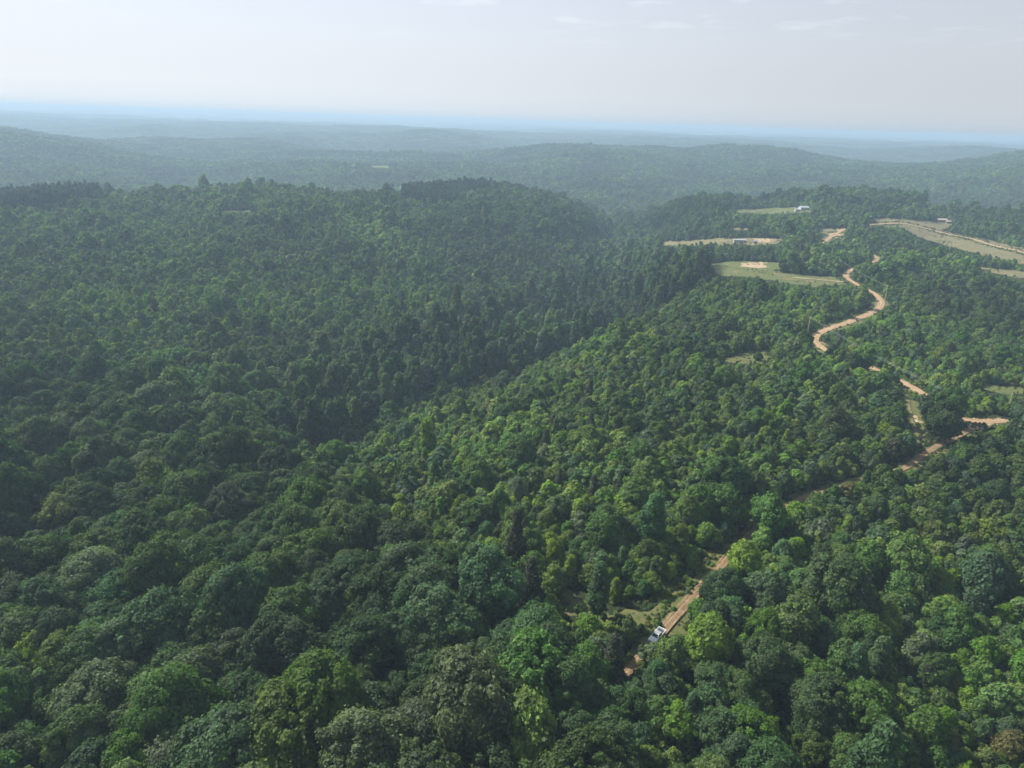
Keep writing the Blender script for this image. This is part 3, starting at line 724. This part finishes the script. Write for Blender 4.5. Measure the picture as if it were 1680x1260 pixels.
# ------------------------------------------------------------------ which trees show largest: paint crowns into a small id picture
ti = T[:, 3].astype(int); rad = Rs[ti] * T[:, 5]; hgt = Hs[ti] * T[:, 6]; dist = np.hypot(T[:, 0], T[:, 1])
cb = np.array([SHAPES[s][2] for s in SH])[ti] * T[:, 6]
near = np.where(dist < 520)[0]
Q = 4; BW, BH = 420, 315; buf = np.full((BH, BW), -1)
u, v, w = project(np.c_[T[near, 0], T[near, 1], T[near, 2] + (cb[near] + hgt[near]) * .5])
for k in np.argsort(-dist[near]):
    if w[k] <= 0: continue
    i = near[k]; rx = rad[i] / w[k] * FPX / Q * .92; ry = max(rx * .75, (hgt[i] - cb[i]) * .5 * .9 / w[k] * FPX / Q); x = u[k] / Q; y = v[k] / Q
    x0, x1, y0, y1 = int(x - rx), int(x + rx) + 2, int(y - ry), int(y + ry) + 2
    if x1 < 0 or y1 < 0 or x0 >= BW or y0 >= BH: continue
    x0 = max(x0, 0); y0 = max(y0, 0); x1 = min(x1, BW); y1 = min(y1, BH)
    yy, xx = np.mgrid[y0:y1, x0:x1]
    m = ((xx + .5 - x) / rx) ** 2 + ((yy + .5 - y) / ry) ** 2 < 1
    buf[y0:y1, x0:x1][m] = i
ids, cnt = np.unique(buf[buf >= 0], return_counts=True)
area = np.zeros(len(T), int); area[ids] = cnt
cenx = np.bincount(buf[buf >= 0], weights=np.nonzero(buf >= 0)[1] * Q + 2, minlength=len(T)); ceny = np.bincount(buf[buf >= 0], weights=np.nonzero(buf >= 0)[0] * Q + 2, minlength=len(T))
order = [i for i in np.argsort(-area) if i >= nh and area[i] > 0]
HAND_ON = [i for i in range(nh) if SH[ti[i]]]
ind = list(range(nh)) + order[:300 - nh]
isind = np.zeros(len(T), bool); isind[ind] = True

if low: LOW = np.concatenate(low)
# ------------------------------------------------------------------ labels for the single trees
LAND = [(1083, 1040, 'the white truck'), (0, 1260, 'the bottom left corner'), (1680, 1260, 'the bottom right corner'), (840, 1260, 'the bottom edge middle'), (420, 1260, 'the left bottom edge'),
        (1260, 1260, 'the right bottom edge'), (0, 900, 'the middle left edge'), (1680, 900, 'the right edge'), (1000, 990, 'the near clearing'), (1290, 1010, None)]
nick = {0: 'the lime maple', 1: 'the egg shaped light tree', 3: 'the pale grey dome', 4: 'the pointed light dome', 6: 'the clearing cedar', 7: 'the trackside cedar', 8: 'the tallest slope cedar', 12: 'the blue green column tree',
        13: 'the tree closing the track', 16: 'the rich green tree', 18: 'the full green tree', 19: 'the tangled light tree', 20: 'the big shaded oak', 22: 'the tall far left tree', 33: 'the wide billowing oak', 35: 'the widest grey oak', 36: 'the pale topped oak', 37: 'the dark lumpy oak', 31: 'the dark conical tree', 25: 'the dark junction tree'}
LAND = [l for l in LAND if l[2]] + [(HAND[k][0], HAND[k][1], n_) for k, n_ in nick.items()]
TONE = {'dark': 'dark green', 'mid': 'mid green', 'lime': 'lime green', 'blue': 'bluish green', 'young': 'fresh green', 'olive': 'olive green', 'russet': 'brownish', 'cedar': 'dark brownish', 'pine': 'blackish green', 'grey': 'grey green'}
FORM = {'oak': 'oak', 'round': 'round tree', 'column': 'column tree', 'young': 'young tree', 'cone': 'pointed tree', 'shrub': 'bush', 'cedar': 'cedar', 'pine': 'pine'}
ORD = ['', 'second ', 'third ', 'fourth ', 'fifth ', 'sixth ', 'seventh ', 'eighth ', 'ninth ', 'tenth ', 'eleventh ', 'twelfth ', 'thirteenth ', 'fourteenth ', 'fifteenth ']
DIRS = ['right of', 'behind and right of', 'behind', 'behind and left of', 'left of', 'in front and left of', 'in front of', 'in front and right of']
ref = {}
for i in ind[nh:]:
    x, y = cenx[i] / area[i], ceny[i] / area[i]
    L = min(LAND, key=lambda l: (l[0] - x) ** 2 + ((l[1] - y) * 1.4) ** 2)
    a = math.degrees(math.atan2(L[1] - y, x - L[0])) % 360; k = int((a + 22.5) // 45) % 8
    ref.setdefault((L[2], k), []).append((math.hypot(L[0] - x, L[1] - y), i))
LABEL = {i: HAND[i][5] for i in range(nh)}
for (nm, k), lst in ref.items():
    for r, (_, i) in enumerate(sorted(lst)):
        LABEL[i] = '%s %s, %s crown %s %s' % (TONE[SP[int(T[i, 4])]], FORM[SH[ti[i]]], (ORD[r].strip() or 'nearest'), DIRS[k], nm)
NAMES = {'oak': 'oak_tree', 'round': 'broadleaf_tree', 'column': 'tall_tree', 'young': 'young_tree', 'cone': 'young_tree', 'shrub': 'bush', 'cedar': 'cedar_tree', 'pine': 'pine_tree'}
GROUPS = {'oak': 'oaks of the old forest', 'round': 'broad crowned trees of the forest', 'column': 'tall narrow trees', 'young': 'young trees of the forest', 'cone': 'young trees of the forest', 'shrub': 'bushes', 'cedar': 'cedars among the broadleaf trees', 'pine': 'pines'}
for i in ind:
    s = SH[ti[i]]; var = int(i * 7 + i // 3) % NVAR; spn = SP[int(T[i, 4])]
    e = empty(NAMES[s], (T[i, 0], T[i, 1], T[i, 2] - .1), (i * 2.399) % 6.283)
    q_ = .86 + .28 * ((i * .618) % 1); e.scale = (T[i, 5] * q_, T[i, 5] / q_, T[i, 6]); e.rotation_euler = (.05 * math.sin(i), .05 * math.cos(i * 1.7), (i * 2.399) % 6.283)
    tag(e, LABEL[i], 'bush' if s == 'shrub' else ('cedar' if s == 'cedar' else 'tree'), GROUPS[s])
    link('crown', crown_mesh(s, var, spn, 0), e); link('trunk', trunk_mesh(s, var), e)
print('single trees', time.time() - T0)

# bare grey snags
def snag(px, py, hgt_, label, seed):
    rg = random.Random(seed); P = hit([px], [py])[0]; e = empty('dead_tree', P); tag(e, label, 'dead tree', 'dead trees')
    mb = MB(); pts = [(0, 0, -.5), (.1, 0, hgt_ * .35), (-.1, .2, hgt_ * .7), (.1, .1, hgt_)]; mb.tube(pts, [.28, .2, .12, .03], 7); mb.build('trunk', M_snag, e, smooth=True)
    mb = MB()
    for k in range(34):
        t = rg.uniform(.35, .95); a = rg.uniform(0, 6.28); L = (1.1 - t) * hgt_ * rg.uniform(.3, .6); z = t * hgt_
        p = (0, 0, z); q = (math.cos(a) * L * .5, math.sin(a) * L * .5, z + L * .4); g = (math.cos(a + .2) * L, math.sin(a + .2) * L, z + L * .9)
        mb.tube([p, q, g], [.08, .05, .015], 4)
        for _ in range(2):
            b = a + rg.uniform(-1, 1); mb.tube([q, (q[0] + math.cos(b) * L * .4, q[1] + math.sin(b) * L * .4, q[2] + L * .4)], [.035, .012], 3)
    mb.build('branches', M_snag, e)
M_snag = mat('bare_wood', (.15, .14, .13), .9, noise=(.24, .23, .21), scale=3)
snag(12, 1105, 17, 'bare pale grey dead tree at the left edge', 1)
snag(1535, 1205, 5.5, 'bare grey dead tree poking from the undergrowth at lower right', 2)

# ------------------------------------------------------------------ the rest of the forest: one object
protos = bpy.data.collections.new('forest_kinds'); pk = {}
def proto(me):
    n = len(pk)
    if me.name not in pk:
        o = bpy.data.objects.new('kind_%03d' % n, me); protos.objects.link(o); pk[me.name] = n
    return pk[me.name]
def clump_mesh(seed, spec):
    rg = np.random.default_rng(seed); VV = []; FF = []; TT = []; o = 0
    for k in range(14):
        V, F, t = _crown[('round', k % NVAR, 2)]
        a = rg.random() * 6.28; r = math.sqrt((k + .5) / 14) * 14.5; s = .95 + .5 * rg.random(); q = rg.random() * 6.28
        sel = rg.random(len(F)) < .33
        Fs = F[sel]; Vs = V.reshape(-1, 4, 3)[sel].reshape(-1, 3); Vs = Vs.copy(); ctr = Vs.reshape(-1, 4, 3).mean(1, keepdims=True); Vs = (ctr + (Vs.reshape(-1, 4, 3) - ctr) * 1.7).reshape(-1, 3)
        x = Vs[:, 0] * s; y = Vs[:, 1] * s
        VV.append(np.c_[x * math.cos(q) - y * math.sin(q) + math.cos(k * 2.4) * r, x * math.sin(q) + y * math.cos(q) + math.sin(k * 2.4) * r, Vs[:, 2] * s * .95])
        FF.append(np.arange(len(Vs)).reshape(-1, 4) + o); o += len(Vs); TT.append(t[sel] * .5 + .5 * rg.random())
    return mesh_np('clump', np.concatenate(VV), np.concatenate(FF), [LM[spec]], tone=np.concatenate(TT))
rest = np.where(~isind)[0]
pid = np.zeros(len(rest), int); rv = np.random.default_rng(4).integers(0, NVAR, len(rest))
dr = dist[rest]; lod = np.where(dr < 190, 0, np.where(dr < 620, 1, 2))
# full detail only where it can be seen that close
lod = np.where((lod == 0) & (dr < 60), 1, lod)
combo = np.stack([ti[rest], T[rest, 4].astype(int), rv, lod], 1)
uq, inv = np.unique(combo, axis=0, return_inverse=True); inv = inv.ravel()
plist = []
for a, b, c_, l in uq:
    me = crown_mesh(SH[a], int(c_), SP[b], int(l)); plist.append(proto(me))
for k in range(NVAR): crown_mesh('round', k, 'mid', 2)
pid = np.array(plist)[inv]
PX, PY, PZ = T[rest, 0], T[rest, 1], T[rest, 2] - .1; SX, SZ = T[rest, 5], T[rest, 6]
lk = np.array([proto(crown_mesh('shrub', int(v_), SP[int(b_)], 1)) for v_, b_ in zip(np.arange(len(LOW)) % NVAR, LOW[:, 4])])
PX = np.r_[PX, LOW[:, 0]]; PY = np.r_[PY, LOW[:, 1]]; PZ = np.r_[PZ, LOW[:, 2]]; SX = np.r_[SX, LOW[:, 5]]; SZ = np.r_[SZ, LOW[:, 6]]; pid = np.r_[pid, lk]
cl = [proto(clump_mesh(40 + k, s)) for k, s in enumerate(('mid', 'dark', 'young', 'blue', 'grey'))]
X, Y = jgrid(2650, 8500, 25, 500, .80); cs = np.random.default_rng(2).uniform(.9, 1.2, len(X))
PX = np.r_[PX, X]; PY = np.r_[PY, Y]; PZ = np.r_[PZ, H(X, Y) - 3]; SX = np.r_[SX, cs]; SZ = np.r_[SZ, cs * .95]; pid = np.r_[pid, np.array(cl)[np.random.default_rng(8).integers(0, len(cl), len(X))]]
N_ = len(PX); print('forest instances', N_, 'kinds', len(pk))
me = bpy.data.meshes.new('forest'); me.vertices.add(N_); me.vertices.foreach_set('co', np.c_[PX, PY, PZ].astype(np.float32).ravel())
def attr(n, t, vals, f='value'):
    a = me.attributes.new(n, t, 'POINT'); a.data.foreach_set(f, vals)
attr('pick', 'INT', pid.astype(np.int32)); attr('turn', 'FLOAT', (np.random.default_rng(6).random(N_) * 6.283).astype(np.float32))
qx = np.random.default_rng(12).uniform(.84, 1.16, N_); attr('lean', 'FLOAT', np.random.default_rng(13).normal(0, .06, N_).astype(np.float32)); attr('size', 'FLOAT_VECTOR', np.c_[SX * qx, SX / qx, SZ].astype(np.float32).ravel(), 'vector')
fo = tag(link('forest', me), 'mixed green deciduous forest covering the hills to the horizon', 'forest', kind='stuff')
ng = bpy.data.node_groups.new('forest_fill', 'GeometryNodeTree'); ng.interface.new_socket('Geometry', in_out='INPUT', socket_type='NodeSocketGeometry'); ng.interface.new_socket('Geometry', in_out='OUTPUT', socket_type='NodeSocketGeometry')
N = ng.nodes.new; L = ng.links.new
gi = N('NodeGroupInput'); go = N('NodeGroupOutput'); mp = N('GeometryNodeMeshToPoints'); ip = N('GeometryNodeInstanceOnPoints'); ci = N('GeometryNodeCollectionInfo')
ci.inputs[0].default_value = protos; ci.inputs['Separate Children'].default_value = True; ci.inputs['Reset Children'].default_value = True
def named(n, t):
    a = N('GeometryNodeInputNamedAttribute'); a.data_type = t; a.inputs['Name'].default_value = n; return a.outputs['Attribute']
L(gi.outputs[0], mp.inputs[0]); L(mp.outputs[0], ip.inputs['Points']); L(ci.outputs[0], ip.inputs['Instance']); ip.inputs['Pick Instance'].default_value = True
L(named('pick', 'INT'), ip.inputs['Instance Index'])
cx = N('ShaderNodeCombineXYZ'); L(named('turn', 'FLOAT'), cx.inputs['Z']); L(named('lean', 'FLOAT'), cx.inputs['X']); L(cx.outputs[0], ip.inputs['Rotation']); L(named('size', 'FLOAT_VECTOR'), ip.inputs['Scale'])
L(ip.outputs[0], go.inputs[0])
md = fo.modifiers.new('fill', 'NODES'); md.node_group = ng
print('forest', time.time() - T0)

# ------------------------------------------------------------------ white pickup truck on the track
M_white = mat('white_paint', (.80, .81, .83), .3, spec=.5)
M_glass = mat('dark_glass', (.012, .014, .018), .12, spec=.6)
M_black = mat('black_trim', (.02, .02, .022), .6)
M_rubber = mat('rubber', (.02, .02, .02), .9)
M_grey = mat('grey_metal', (.42, .43, .46), .4, metal=.5)
M_lamp = mat('lamp_glass', (.7, .72, .75), .1, spec=.6)
M_red = mat('tail_glass', (.4, .02, .02), .2)
p0 = hit([1106], [1014])[0]; p1 = hit([1062], [1064])[0]; hd = math.atan2(p1[1] - p0[1], p1[0] - p0[0])
tp = hit([1077], [1050])[0]
tr = empty('pickup_truck', (tp[0], tp[1], tp[2] + .42), hd); tag(tr, 'white pickup truck with dark cargo bed parked on the clay track', 'truck')
# x forward, length 5.4
mb = MB(); mb.prism([(-2.6, .42), (2.45, .42), (2.62, .55), (2.66, .95), (2.55, 1.08), (1.15, 1.18), (-.75, 1.18), (-.75, .66), (-2.6, .66)], -.94, .94); mb.build('body', M_white, tr, .03)
mb = MB(); mb.box(-2.62, -.75, .84, .96, .60, 1.22); mb.box(-2.62, -.75, -.96, -.84, .60, 1.22); mb.box(-.82, -.72, -.84, .84, .66, 1.22); mb.build('bed_side', M_white, tr, .02)
mb = MB(); mb.box(-2.72, -2.56, -.96, .96, .55, 1.25); mb.build('tailgate', M_white, tr, .02)
mb = MB(); mb.box(-2.55, -.83, -.83, .83, .665, .70)
mb.build('bed_floor', M_black, tr)
mb = MB()
for x in (-2.1, -1.55, -1.05): mb.box(x - .03, x + .03, -.86, .86, 1.225, 1.28)
mb.build('bed_rail', M_grey, tr)
# cab: trapezoid with inset glass
cab = MB(); zt, zb = 1.84, 1.17
lo = [(-.72, -.86), (1.28, -.86), (1.28, .86), (-.72, .86)]; hi_ = [(-.55, -.70), (.70, -.70), (.70, .70), (-.55, .70)]
cab.add([(x, y, zb) for x, y in lo] + [(x, y, zt) for x, y in hi_], [(3, 2, 1, 0), (4, 5, 6, 7), (0, 1, 5, 4), (1, 2, 6, 5), (2, 3, 7, 6), (3, 0, 4, 7)]); cab.build('cab', M_white, tr, .035)
def pane(name, c, m=M_glass, push=.012):
    c = [Vector(p) for p in c]; n = (c[1] - c[0]).cross(c[3] - c[0]).normalized(); ctr = sum(c, Vector()) / 4
    if n.dot(ctr - Vector((.2, 0, 1.4))) < 0: n = -n
    A = [p + n * push for p in c]; B = [p - n * .02 for p in c]
    MB().add(A + B, [(0, 1, 2, 3), (7, 6, 5, 4), (0, 4, 5, 1), (1, 5, 6, 2), (2, 6, 7, 3), (3, 7, 4, 0)]).build(name, m, tr)
def lerp(a, b, t): return tuple(a[i] + (b[i] - a[i]) * t for i in range(3))
def quad_in(a, b, c_, d, u0, u1, v0, v1):
    f = lambda u_, v_: lerp(lerp(a, b, u_), lerp(d, c_, u_), v_)
    return [f(u0, v0), f(u1, v0), f(u1, v1), f(u0, v1)]
l3 = [(x, y, zb) for x, y in lo]; h3 = [(x, y, zt) for x, y in hi_]
pane('windshield', quad_in(l3[1], l3[2], h3[2], h3[1], .07, .93, .06, .92)); pane('rear_window', quad_in(l3[3], l3[0], h3[0], h3[3], .1, .9, .15, .88))
for a, b in ((0, 1), (3, 2)):
    pane('side_window', quad_in(l3[a], l3[b], h3[b], h3[a], .06, .46, .12, .9)); pane('side_window', quad_in(l3[a], l3[b], h3[b], h3[a], .5, .92, .12, .9))
mb = MB(); mb.box(1.5, 2.2, -.42, .42, 1.14, 1.19); mb.build('hood_scoop', M_white, tr, .01)
mb = MB(); mb.box(2.58, 2.69, -.55, .55, .62, .92); mb.build('grille', M_black, tr, .01)
mb = MB(); mb.box(2.5, 2.76, -.95, .95, .38, .56); mb.build('bumper', M_grey, tr, .03)
for y in (-.75, .75):
    mb = MB(); mb.box(2.56, 2.68, y - .17, y + .17, .70, .92); mb.build('headlight', M_lamp, tr, .02)
    mb = MB(); mb.box(-2.735, -2.7, y + (.13 if y > 0 else -.13) - .06, y + (.13 if y > 0 else -.13) + .06, .7, 1.15); mb.build('tail_light', M_red, tr)
    mb = MB(); mb.box(.95, 1.1, y * 1.38 - .1, y * 1.38 + .1, 1.22, 1.42); mb.build('mirror', M_black, tr, .02)
    mb = MB(); mb.box(-.66, -.64, -.64, .64, 1.6, 1.6)
mb = MB(); mb.box(-.42, .58, -.6, .6, zt + .008, zt + .035); mb.build('roof_panel', M_grey, tr, .006)
for x in (-1.7, 1.68):
    for y in (-.87, .87):
        mb = MB(); mb.tube([(x, y - .13, .40), (x, y + .13, .40)], .40, 20); wh = mb.build('wheel', M_rubber, tr, 0, True)
        s_ = 1 if y > 0 else -1
        mb = MB(); mb.tube([(x, y + s_ * .125, .40), (x, y + s_ * .14, .40)], .24, 14); mb.build('rim', M_grey, wh)

# ------------------------------------------------------------------ power line
M_pole = mat('weathered_pole', (.36, .33, .29), .9, noise=(.48, .45, .40), scale=4)
M_wire = mat('line_wire', (.62, .62, .60), .5)
M_ins = mat('insulator', (.5, .5, .52), .3)
POLES = [  # base px, top px, label
    (1323, 556, 1329, 518, 'tall pale pole at the outside of the wide road bend'),
    (1432, 519, 1437, 494, 'pale pole at the inner edge of the upper bend over the road'),
    (1451, 494, 1457, 470, 'pole just behind the upper bend among young trees'),
    (1373, 446, 1375, 426, 'pole at the junction of the side road and the meadow'),
    (1652, 677, 1659.5, 651, 'leaning looking pole near the right edge behind the bare clay patch'),
    (1547, 684, 1552, 642, 'pole with only its top showing over the junction trees'),
    (1479, 364, 1480.5, 354, 'small pole at the crest where the ridge road begins'),
    (1557, 364, 1558, 354, 'small pole beside the tan roofed house on the ridge'),
    (1391, 374, 1393, 360, 'small pole behind the tan pasture and its clay scar'),
    (1337, 387, 1337.5, 378, 'small pole left of the tan pasture above the trailer meadow'),
    (1448, 422, 1449.5, 409, 'small pole above the lone orange dirt spot'),
    (1644, 406, 1645.5, 395, 'small pole behind the ridge road at far right'),
]
ptop = []
for bx, by, tx, ty, lab in POLES:
    P = hit([bx], [by])[0]; w = project(P[None])[2][0]; hh = min(max(math.hypot(tx - bx, ty - by) / FPX * w / .95, 9), 13.5)
    e = empty('utility_pole', P); tag(e, lab, 'pole', 'utility poles along the dirt road')
    k = 1.0
    mb = MB(); mb.tube([(0, 0, -.5), (0, 0, hh)], [.21, .15], 10); mb.build('pole', M_pole, e, smooth=False)
    e.rotation_euler = (0, 0, .9)
    mb = MB(); mb.box(-1.2, 1.2, -.07, .07, hh - .62, hh - .48); mb.build('crossarm', M_pole, e, .01)
    for x in (-1.05, 0, 1.05):
        mb = MB(); z0 = hh - .48 if x else hh; mb.tube([(x, 0, z0), (x, 0, z0 + .2)], [.05, .03], 6); mb.build('insulator', M_ins, e)
    ptop.append((P, hh))
def wire(a, b, lab):
    (Pa, ha), (Pb, hb) = ptop[a], ptop[b]
    for x, nm in ((-1.05, 'left'), (1.05, 'right')):
        c_, s_ = math.cos(.9), math.sin(.9)
        A = np.array([Pa[0] + x * c_, Pa[1] + x * s_, Pa[2] + ha - .28]); B = np.array([Pb[0] + x * c_, Pb[1] + x * s_, Pb[2] + hb - .28])
        n = 24; sag = np.linalg.norm(A - B) * .012; pts = [tuple(A + (B - A) * t - np.array([0, 0, sag * 4 * t * (1 - t)])) for t in np.linspace(0, 1, n)]
        o = MB().tube(pts, .016, 4).build('power_line', M_wire); tag(o, 'thin wire, %s one of two %s' % ('near' if x > 0 else 'far', lab), 'wire', 'overhead wires')
wire(0, 5, 'crossing trees inside the wide bend'); wire(5, 4, 'running to the right edge pole'); wire(2, 3, 'above the meadow junction'); wire(1, 2, 'over the upper bend'); wire(0, 1, 'between the two bends')

# ------------------------------------------------------------------ houses
M_metalroof = mat('white_metal_roof', (.42, .44, .47), .35, metal=.1, spec=.5)
M_tanroof = mat('tan_roof', (.46, .38, .31), .6)
M_siding = mat('pale_siding', (.45, .46, .48), .7)
M_brown = mat('brown_siding', (.22, .16, .12), .8)
M_block = mat('grey_block', (.35, .34, .33), .9)
def house(name, px, py, Lx, Wy, h, rise, rz, mw, mr_, label, cat, windows=3, skirt=True):
    P = hit([px], [py])[0]; e = empty(name, (P[0], P[1], P[2] + .25), rz); tag(e, label, cat)
    mb = MB(); mb.box(-Lx / 2 + .05, Lx / 2 - .05, -Wy / 2 + .05, Wy / 2 - .05, -1.2, .4); mb.build('foundation', M_block, e)
    mb = MB(); V = [(-Lx / 2, -Wy / 2, .4), (Lx / 2, -Wy / 2, .4), (Lx / 2, Wy / 2, .4), (-Lx / 2, Wy / 2, .4), (-Lx / 2, -Wy / 2, h), (Lx / 2, -Wy / 2, h), (Lx / 2, Wy / 2, h), (-Lx / 2, Wy / 2, h), (-Lx / 2, 0, h + rise), (Lx / 2, 0, h + rise)]
    mb.add(V, [(3, 2, 1, 0), (0, 1, 5, 4), (2, 3, 7, 6), (1, 2, 6, 9, 5), (3, 0, 4, 8, 7), (4, 5, 9, 8), (6, 7, 8, 9)]); mb.build('wall', mw, e)
    mb = MB(); o = .45; k = rise / (Wy / 2)
    for s in (-1, 1):
        A = [(-Lx / 2 - o, 0, h + rise + .03), (Lx / 2 + o, 0, h + rise + .03), (Lx / 2 + o, s * (Wy / 2 + o), h - k * o + .03), (-Lx / 2 - o, s * (Wy / 2 + o), h - k * o + .03)]
        B = [(x, y, z + .14) for x, y, z in A]; mb.add(A + B, [(0, 1, 2, 3), (7, 6, 5, 4), (0, 4, 5, 1), (1, 5, 6, 2), (2, 6, 7, 3), (3, 7, 4, 0)])
    mb.build('roof', mr_, e)
    for s in (-1, 1):
        for i in range(windows):
            x = -Lx / 2 + Lx * (i + .5) / windows
            if s == -1 and i == windows // 2:
                mb = MB(); mb.box(x - .5, x + .5, -Wy / 2 - .04, -Wy / 2 + .02, .42, 2.45); mb.build('door', M_brown, e); continue
            mb = MB(); mb.box(x - .6, x + .6, s * Wy / 2 - .03, s * Wy / 2 + .03, 1.3, 2.3); mb.build('window', M_glass, e)
    return e
house('barn', 1318, 344.5, 12, 8, 3.4, 1.8, .15, M_siding, M_metalroof, 'white roofed metal building at the end of the long far meadow', 'building', 3)
house('garden_shed', 1309, 346.5, 9, 4, 2.4, .7, .1, M_siding, M_metalroof, 'low white shed in front of the far white roofed building', 'shed', 2)
house('mobile_home', 1213, 398, 13, 4.4, 2.9, .55, -.08, M_siding, M_metalroof, 'pale mobile home with dark windows on the trailer meadow', 'mobile home', 5)
house('wooden_shed', 1238, 399, 4.5, 3.2, 2.2, .8, .3, M_brown, M_metalroof, 'small brown shed with white roof right of the mobile home', 'shed', 1)
house('farmhouse', 1544, 364, 13, 7, 2.8, 1.3, .12, M_brown, M_tanroof, 'brown house with tan roof beside the ridge road', 'house', 4)
house('garage', 1556, 366.5, 7, 5, 2.4, .9, -.1, M_brown, M_tanroof, 'low tan roofed garage right of the brown ridge house', 'garage', 2)
house('farmhouse', 1411, 328, 12, 7, 3, 1.3, .2, M_siding, M_metalroof, 'pale house at the foot of the far wooded hill', 'house', 4)
house('farmhouse', 1424, 325, 9, 6, 3, 1.2, -.2, M_siding, M_metalroof, 'smaller pale house right of its neighbour below the wooded hill', 'house', 3)

# ------------------------------------------------------------------ air, sky, sun
SUN_AZ, SUN_EL = R(-58), R(44)     # azimuth from +Y towards +X
hz = MB(); hz.box(-38000, 38000, -38000, 38000, float(HG.min()) - 1.0, CAMZ + 12)
M_haze = bpy.data.materials.new('haze'); M_haze.use_nodes = True; nt = M_haze.node_tree; nt.nodes.clear()
ho = nt.nodes.new('ShaderNodeOutputMaterial'); pv = nt.nodes.new('ShaderNodeVolumePrincipled'); nt.links.new(pv.outputs[0], ho.inputs['Volume'])
pv.inputs['Color'].default_value = (.53, .735, .94, 1); pv.inputs['Density'].default_value = 2.5e-4; pv.inputs['Anisotropy'].default_value = .12
ho_ = hz.build('haze', M_haze); tag(ho_, 'pale blue summer haze over the hills', 'haze', kind='stuff')

wd = bpy.data.worlds.new('World'); sc.world = wd; wd.use_nodes = True; nt = wd.node_tree; bg = nt.nodes['Background']
sky = nt.nodes.new('ShaderNodeTexSky'); sky.sky_type = 'NISHITA'; sky.sun_disc = False; sky.sun_elevation = SUN_EL; sky.sun_rotation = SUN_AZ
sky.air_density = 1.0; sky.dust_density = 1.5; sky.ozone_density = 1.2; sky.altitude = 0
N = nt.nodes.new; L = nt.links.new
tc = N('ShaderNodeTexCoord'); sx = N('ShaderNodeSeparateXYZ'); L(tc.outputs['Generated'], sx.inputs[0])
veil = ramp(nt, [(0, (.60, .69, .78)), (.012, (.68, .74, .81)), (.03, (.71, .76, .82)), (.05, (.70, .74, .80)), (.10, (.71, .755, .83)), (.17, (.68, .74, .83)), (.40, (.42, .48, .56)), (1, (.38, .44, .52))]); L(sx.outputs[2], veil.inputs[0])
dt = N('ShaderNodeVectorMath'); dt.operation = 'DOT_PRODUCT'; L(tc.outputs['Generated'], dt.inputs[0])
dt.inputs[1].default_value = (math.sin(SUN_AZ), math.cos(SUN_AZ), 0)
lobe = N('ShaderNodeMapRange'); L(dt.outputs['Value'], lobe.inputs[0]); lobe.inputs[1].default_value = -.1; lobe.inputs[2].default_value = 1; lobe.inputs[3].default_value = .71; lobe.inputs[4].default_value = .97; lobe.interpolation_type = 'SMOOTHSTEP'
vm = N('ShaderNodeVectorMath'); vm.operation = 'SCALE'; L(veil.outputs[0], vm.inputs[0]); L(lobe.outputs[0], vm.inputs['Scale'])
# thin high cloud wisps: stretched noise on the dome
dv = N('ShaderNodeVectorMath'); dv.operation = 'DIVIDE'; L(tc.outputs['Generated'], dv.inputs[0])
zz = N('ShaderNodeMath'); zz.operation = 'ADD'; L(sx.outputs[2], zz.inputs[0]); zz.inputs[1].default_value = .03
cb_ = N('ShaderNodeCombineXYZ'); [L(zz.outputs[0], cb_.inputs[k]) for k in range(3)]; L(cb_.outputs[0], dv.inputs[1])
cn = noise_node(nt, dv.outputs[0], 1.9, 6, .55); cr0 = ramp(nt, [(.545, (0, 0, 0)), (.70, (1, 1, 1))]); L(cn, cr0.inputs[0]); cz_ = ramp(nt, [(.085, (0, 0, 0)), (.13, (1, 1, 1))]); L(sx.outputs[2], cz_.inputs[0]); cr = N('ShaderNodeVectorMath'); cr.operation = 'MULTIPLY'; L(cr0.outputs[0], cr.inputs[0]); L(cz_.outputs[0], cr.inputs[1])
cs_ = N('ShaderNodeMath'); cs_.operation = 'MULTIPLY'; L(cr.outputs[0], cs_.inputs[0]); cs_.inputs[1].default_value = .30
cl_ = mixc(nt, cs_.outputs[0], vm.outputs[0], (.90, .94, .98))
sk = N('ShaderNodeVectorMath'); sk.operation = 'SCALE'; L(sky.outputs[0], sk.inputs[0]); sk.inputs['Scale'].default_value = .08
fin = mixc(nt, .88, sk.outputs[0], cl_)
L(fin, bg.inputs[0]); bg.inputs[1].default_value = .78
ld = bpy.data.lights.new('sun', 'SUN'); ld.energy = 5.0; ld.angle = R(.6); ld.color = (1, .95, .86)
lo_ = bpy.data.objects.new('sun', ld); COL.objects.link(lo_)
sd = Vector((math.sin(SUN_AZ) * math.cos(SUN_EL), math.cos(SUN_AZ) * math.cos(SUN_EL), math.sin(SUN_EL)))
lo_.rotation_euler = (-sd).to_track_quat('-Z', 'Y').to_euler(); lo_.location = sd * 500

sc.view_settings.view_transform = 'Standard'; sc.view_settings.look = 'None'; sc.view_settings.exposure = .74; sc.view_settings.gamma = 1
sc.render.engine = 'CYCLES'
cy = sc.cycles; cy.max_bounces = 5; cy.diffuse_bounces = 3; cy.glossy_bounces = 1; cy.transmission_bounces = 3; cy.volume_bounces = 0; cy.transparent_max_bounces = 4
cy.caustics_reflective = False; cy.caustics_refractive = False; cy.use_denoising = True
sc.render.use_persistent_data = False
print('done', time.time() - T0)
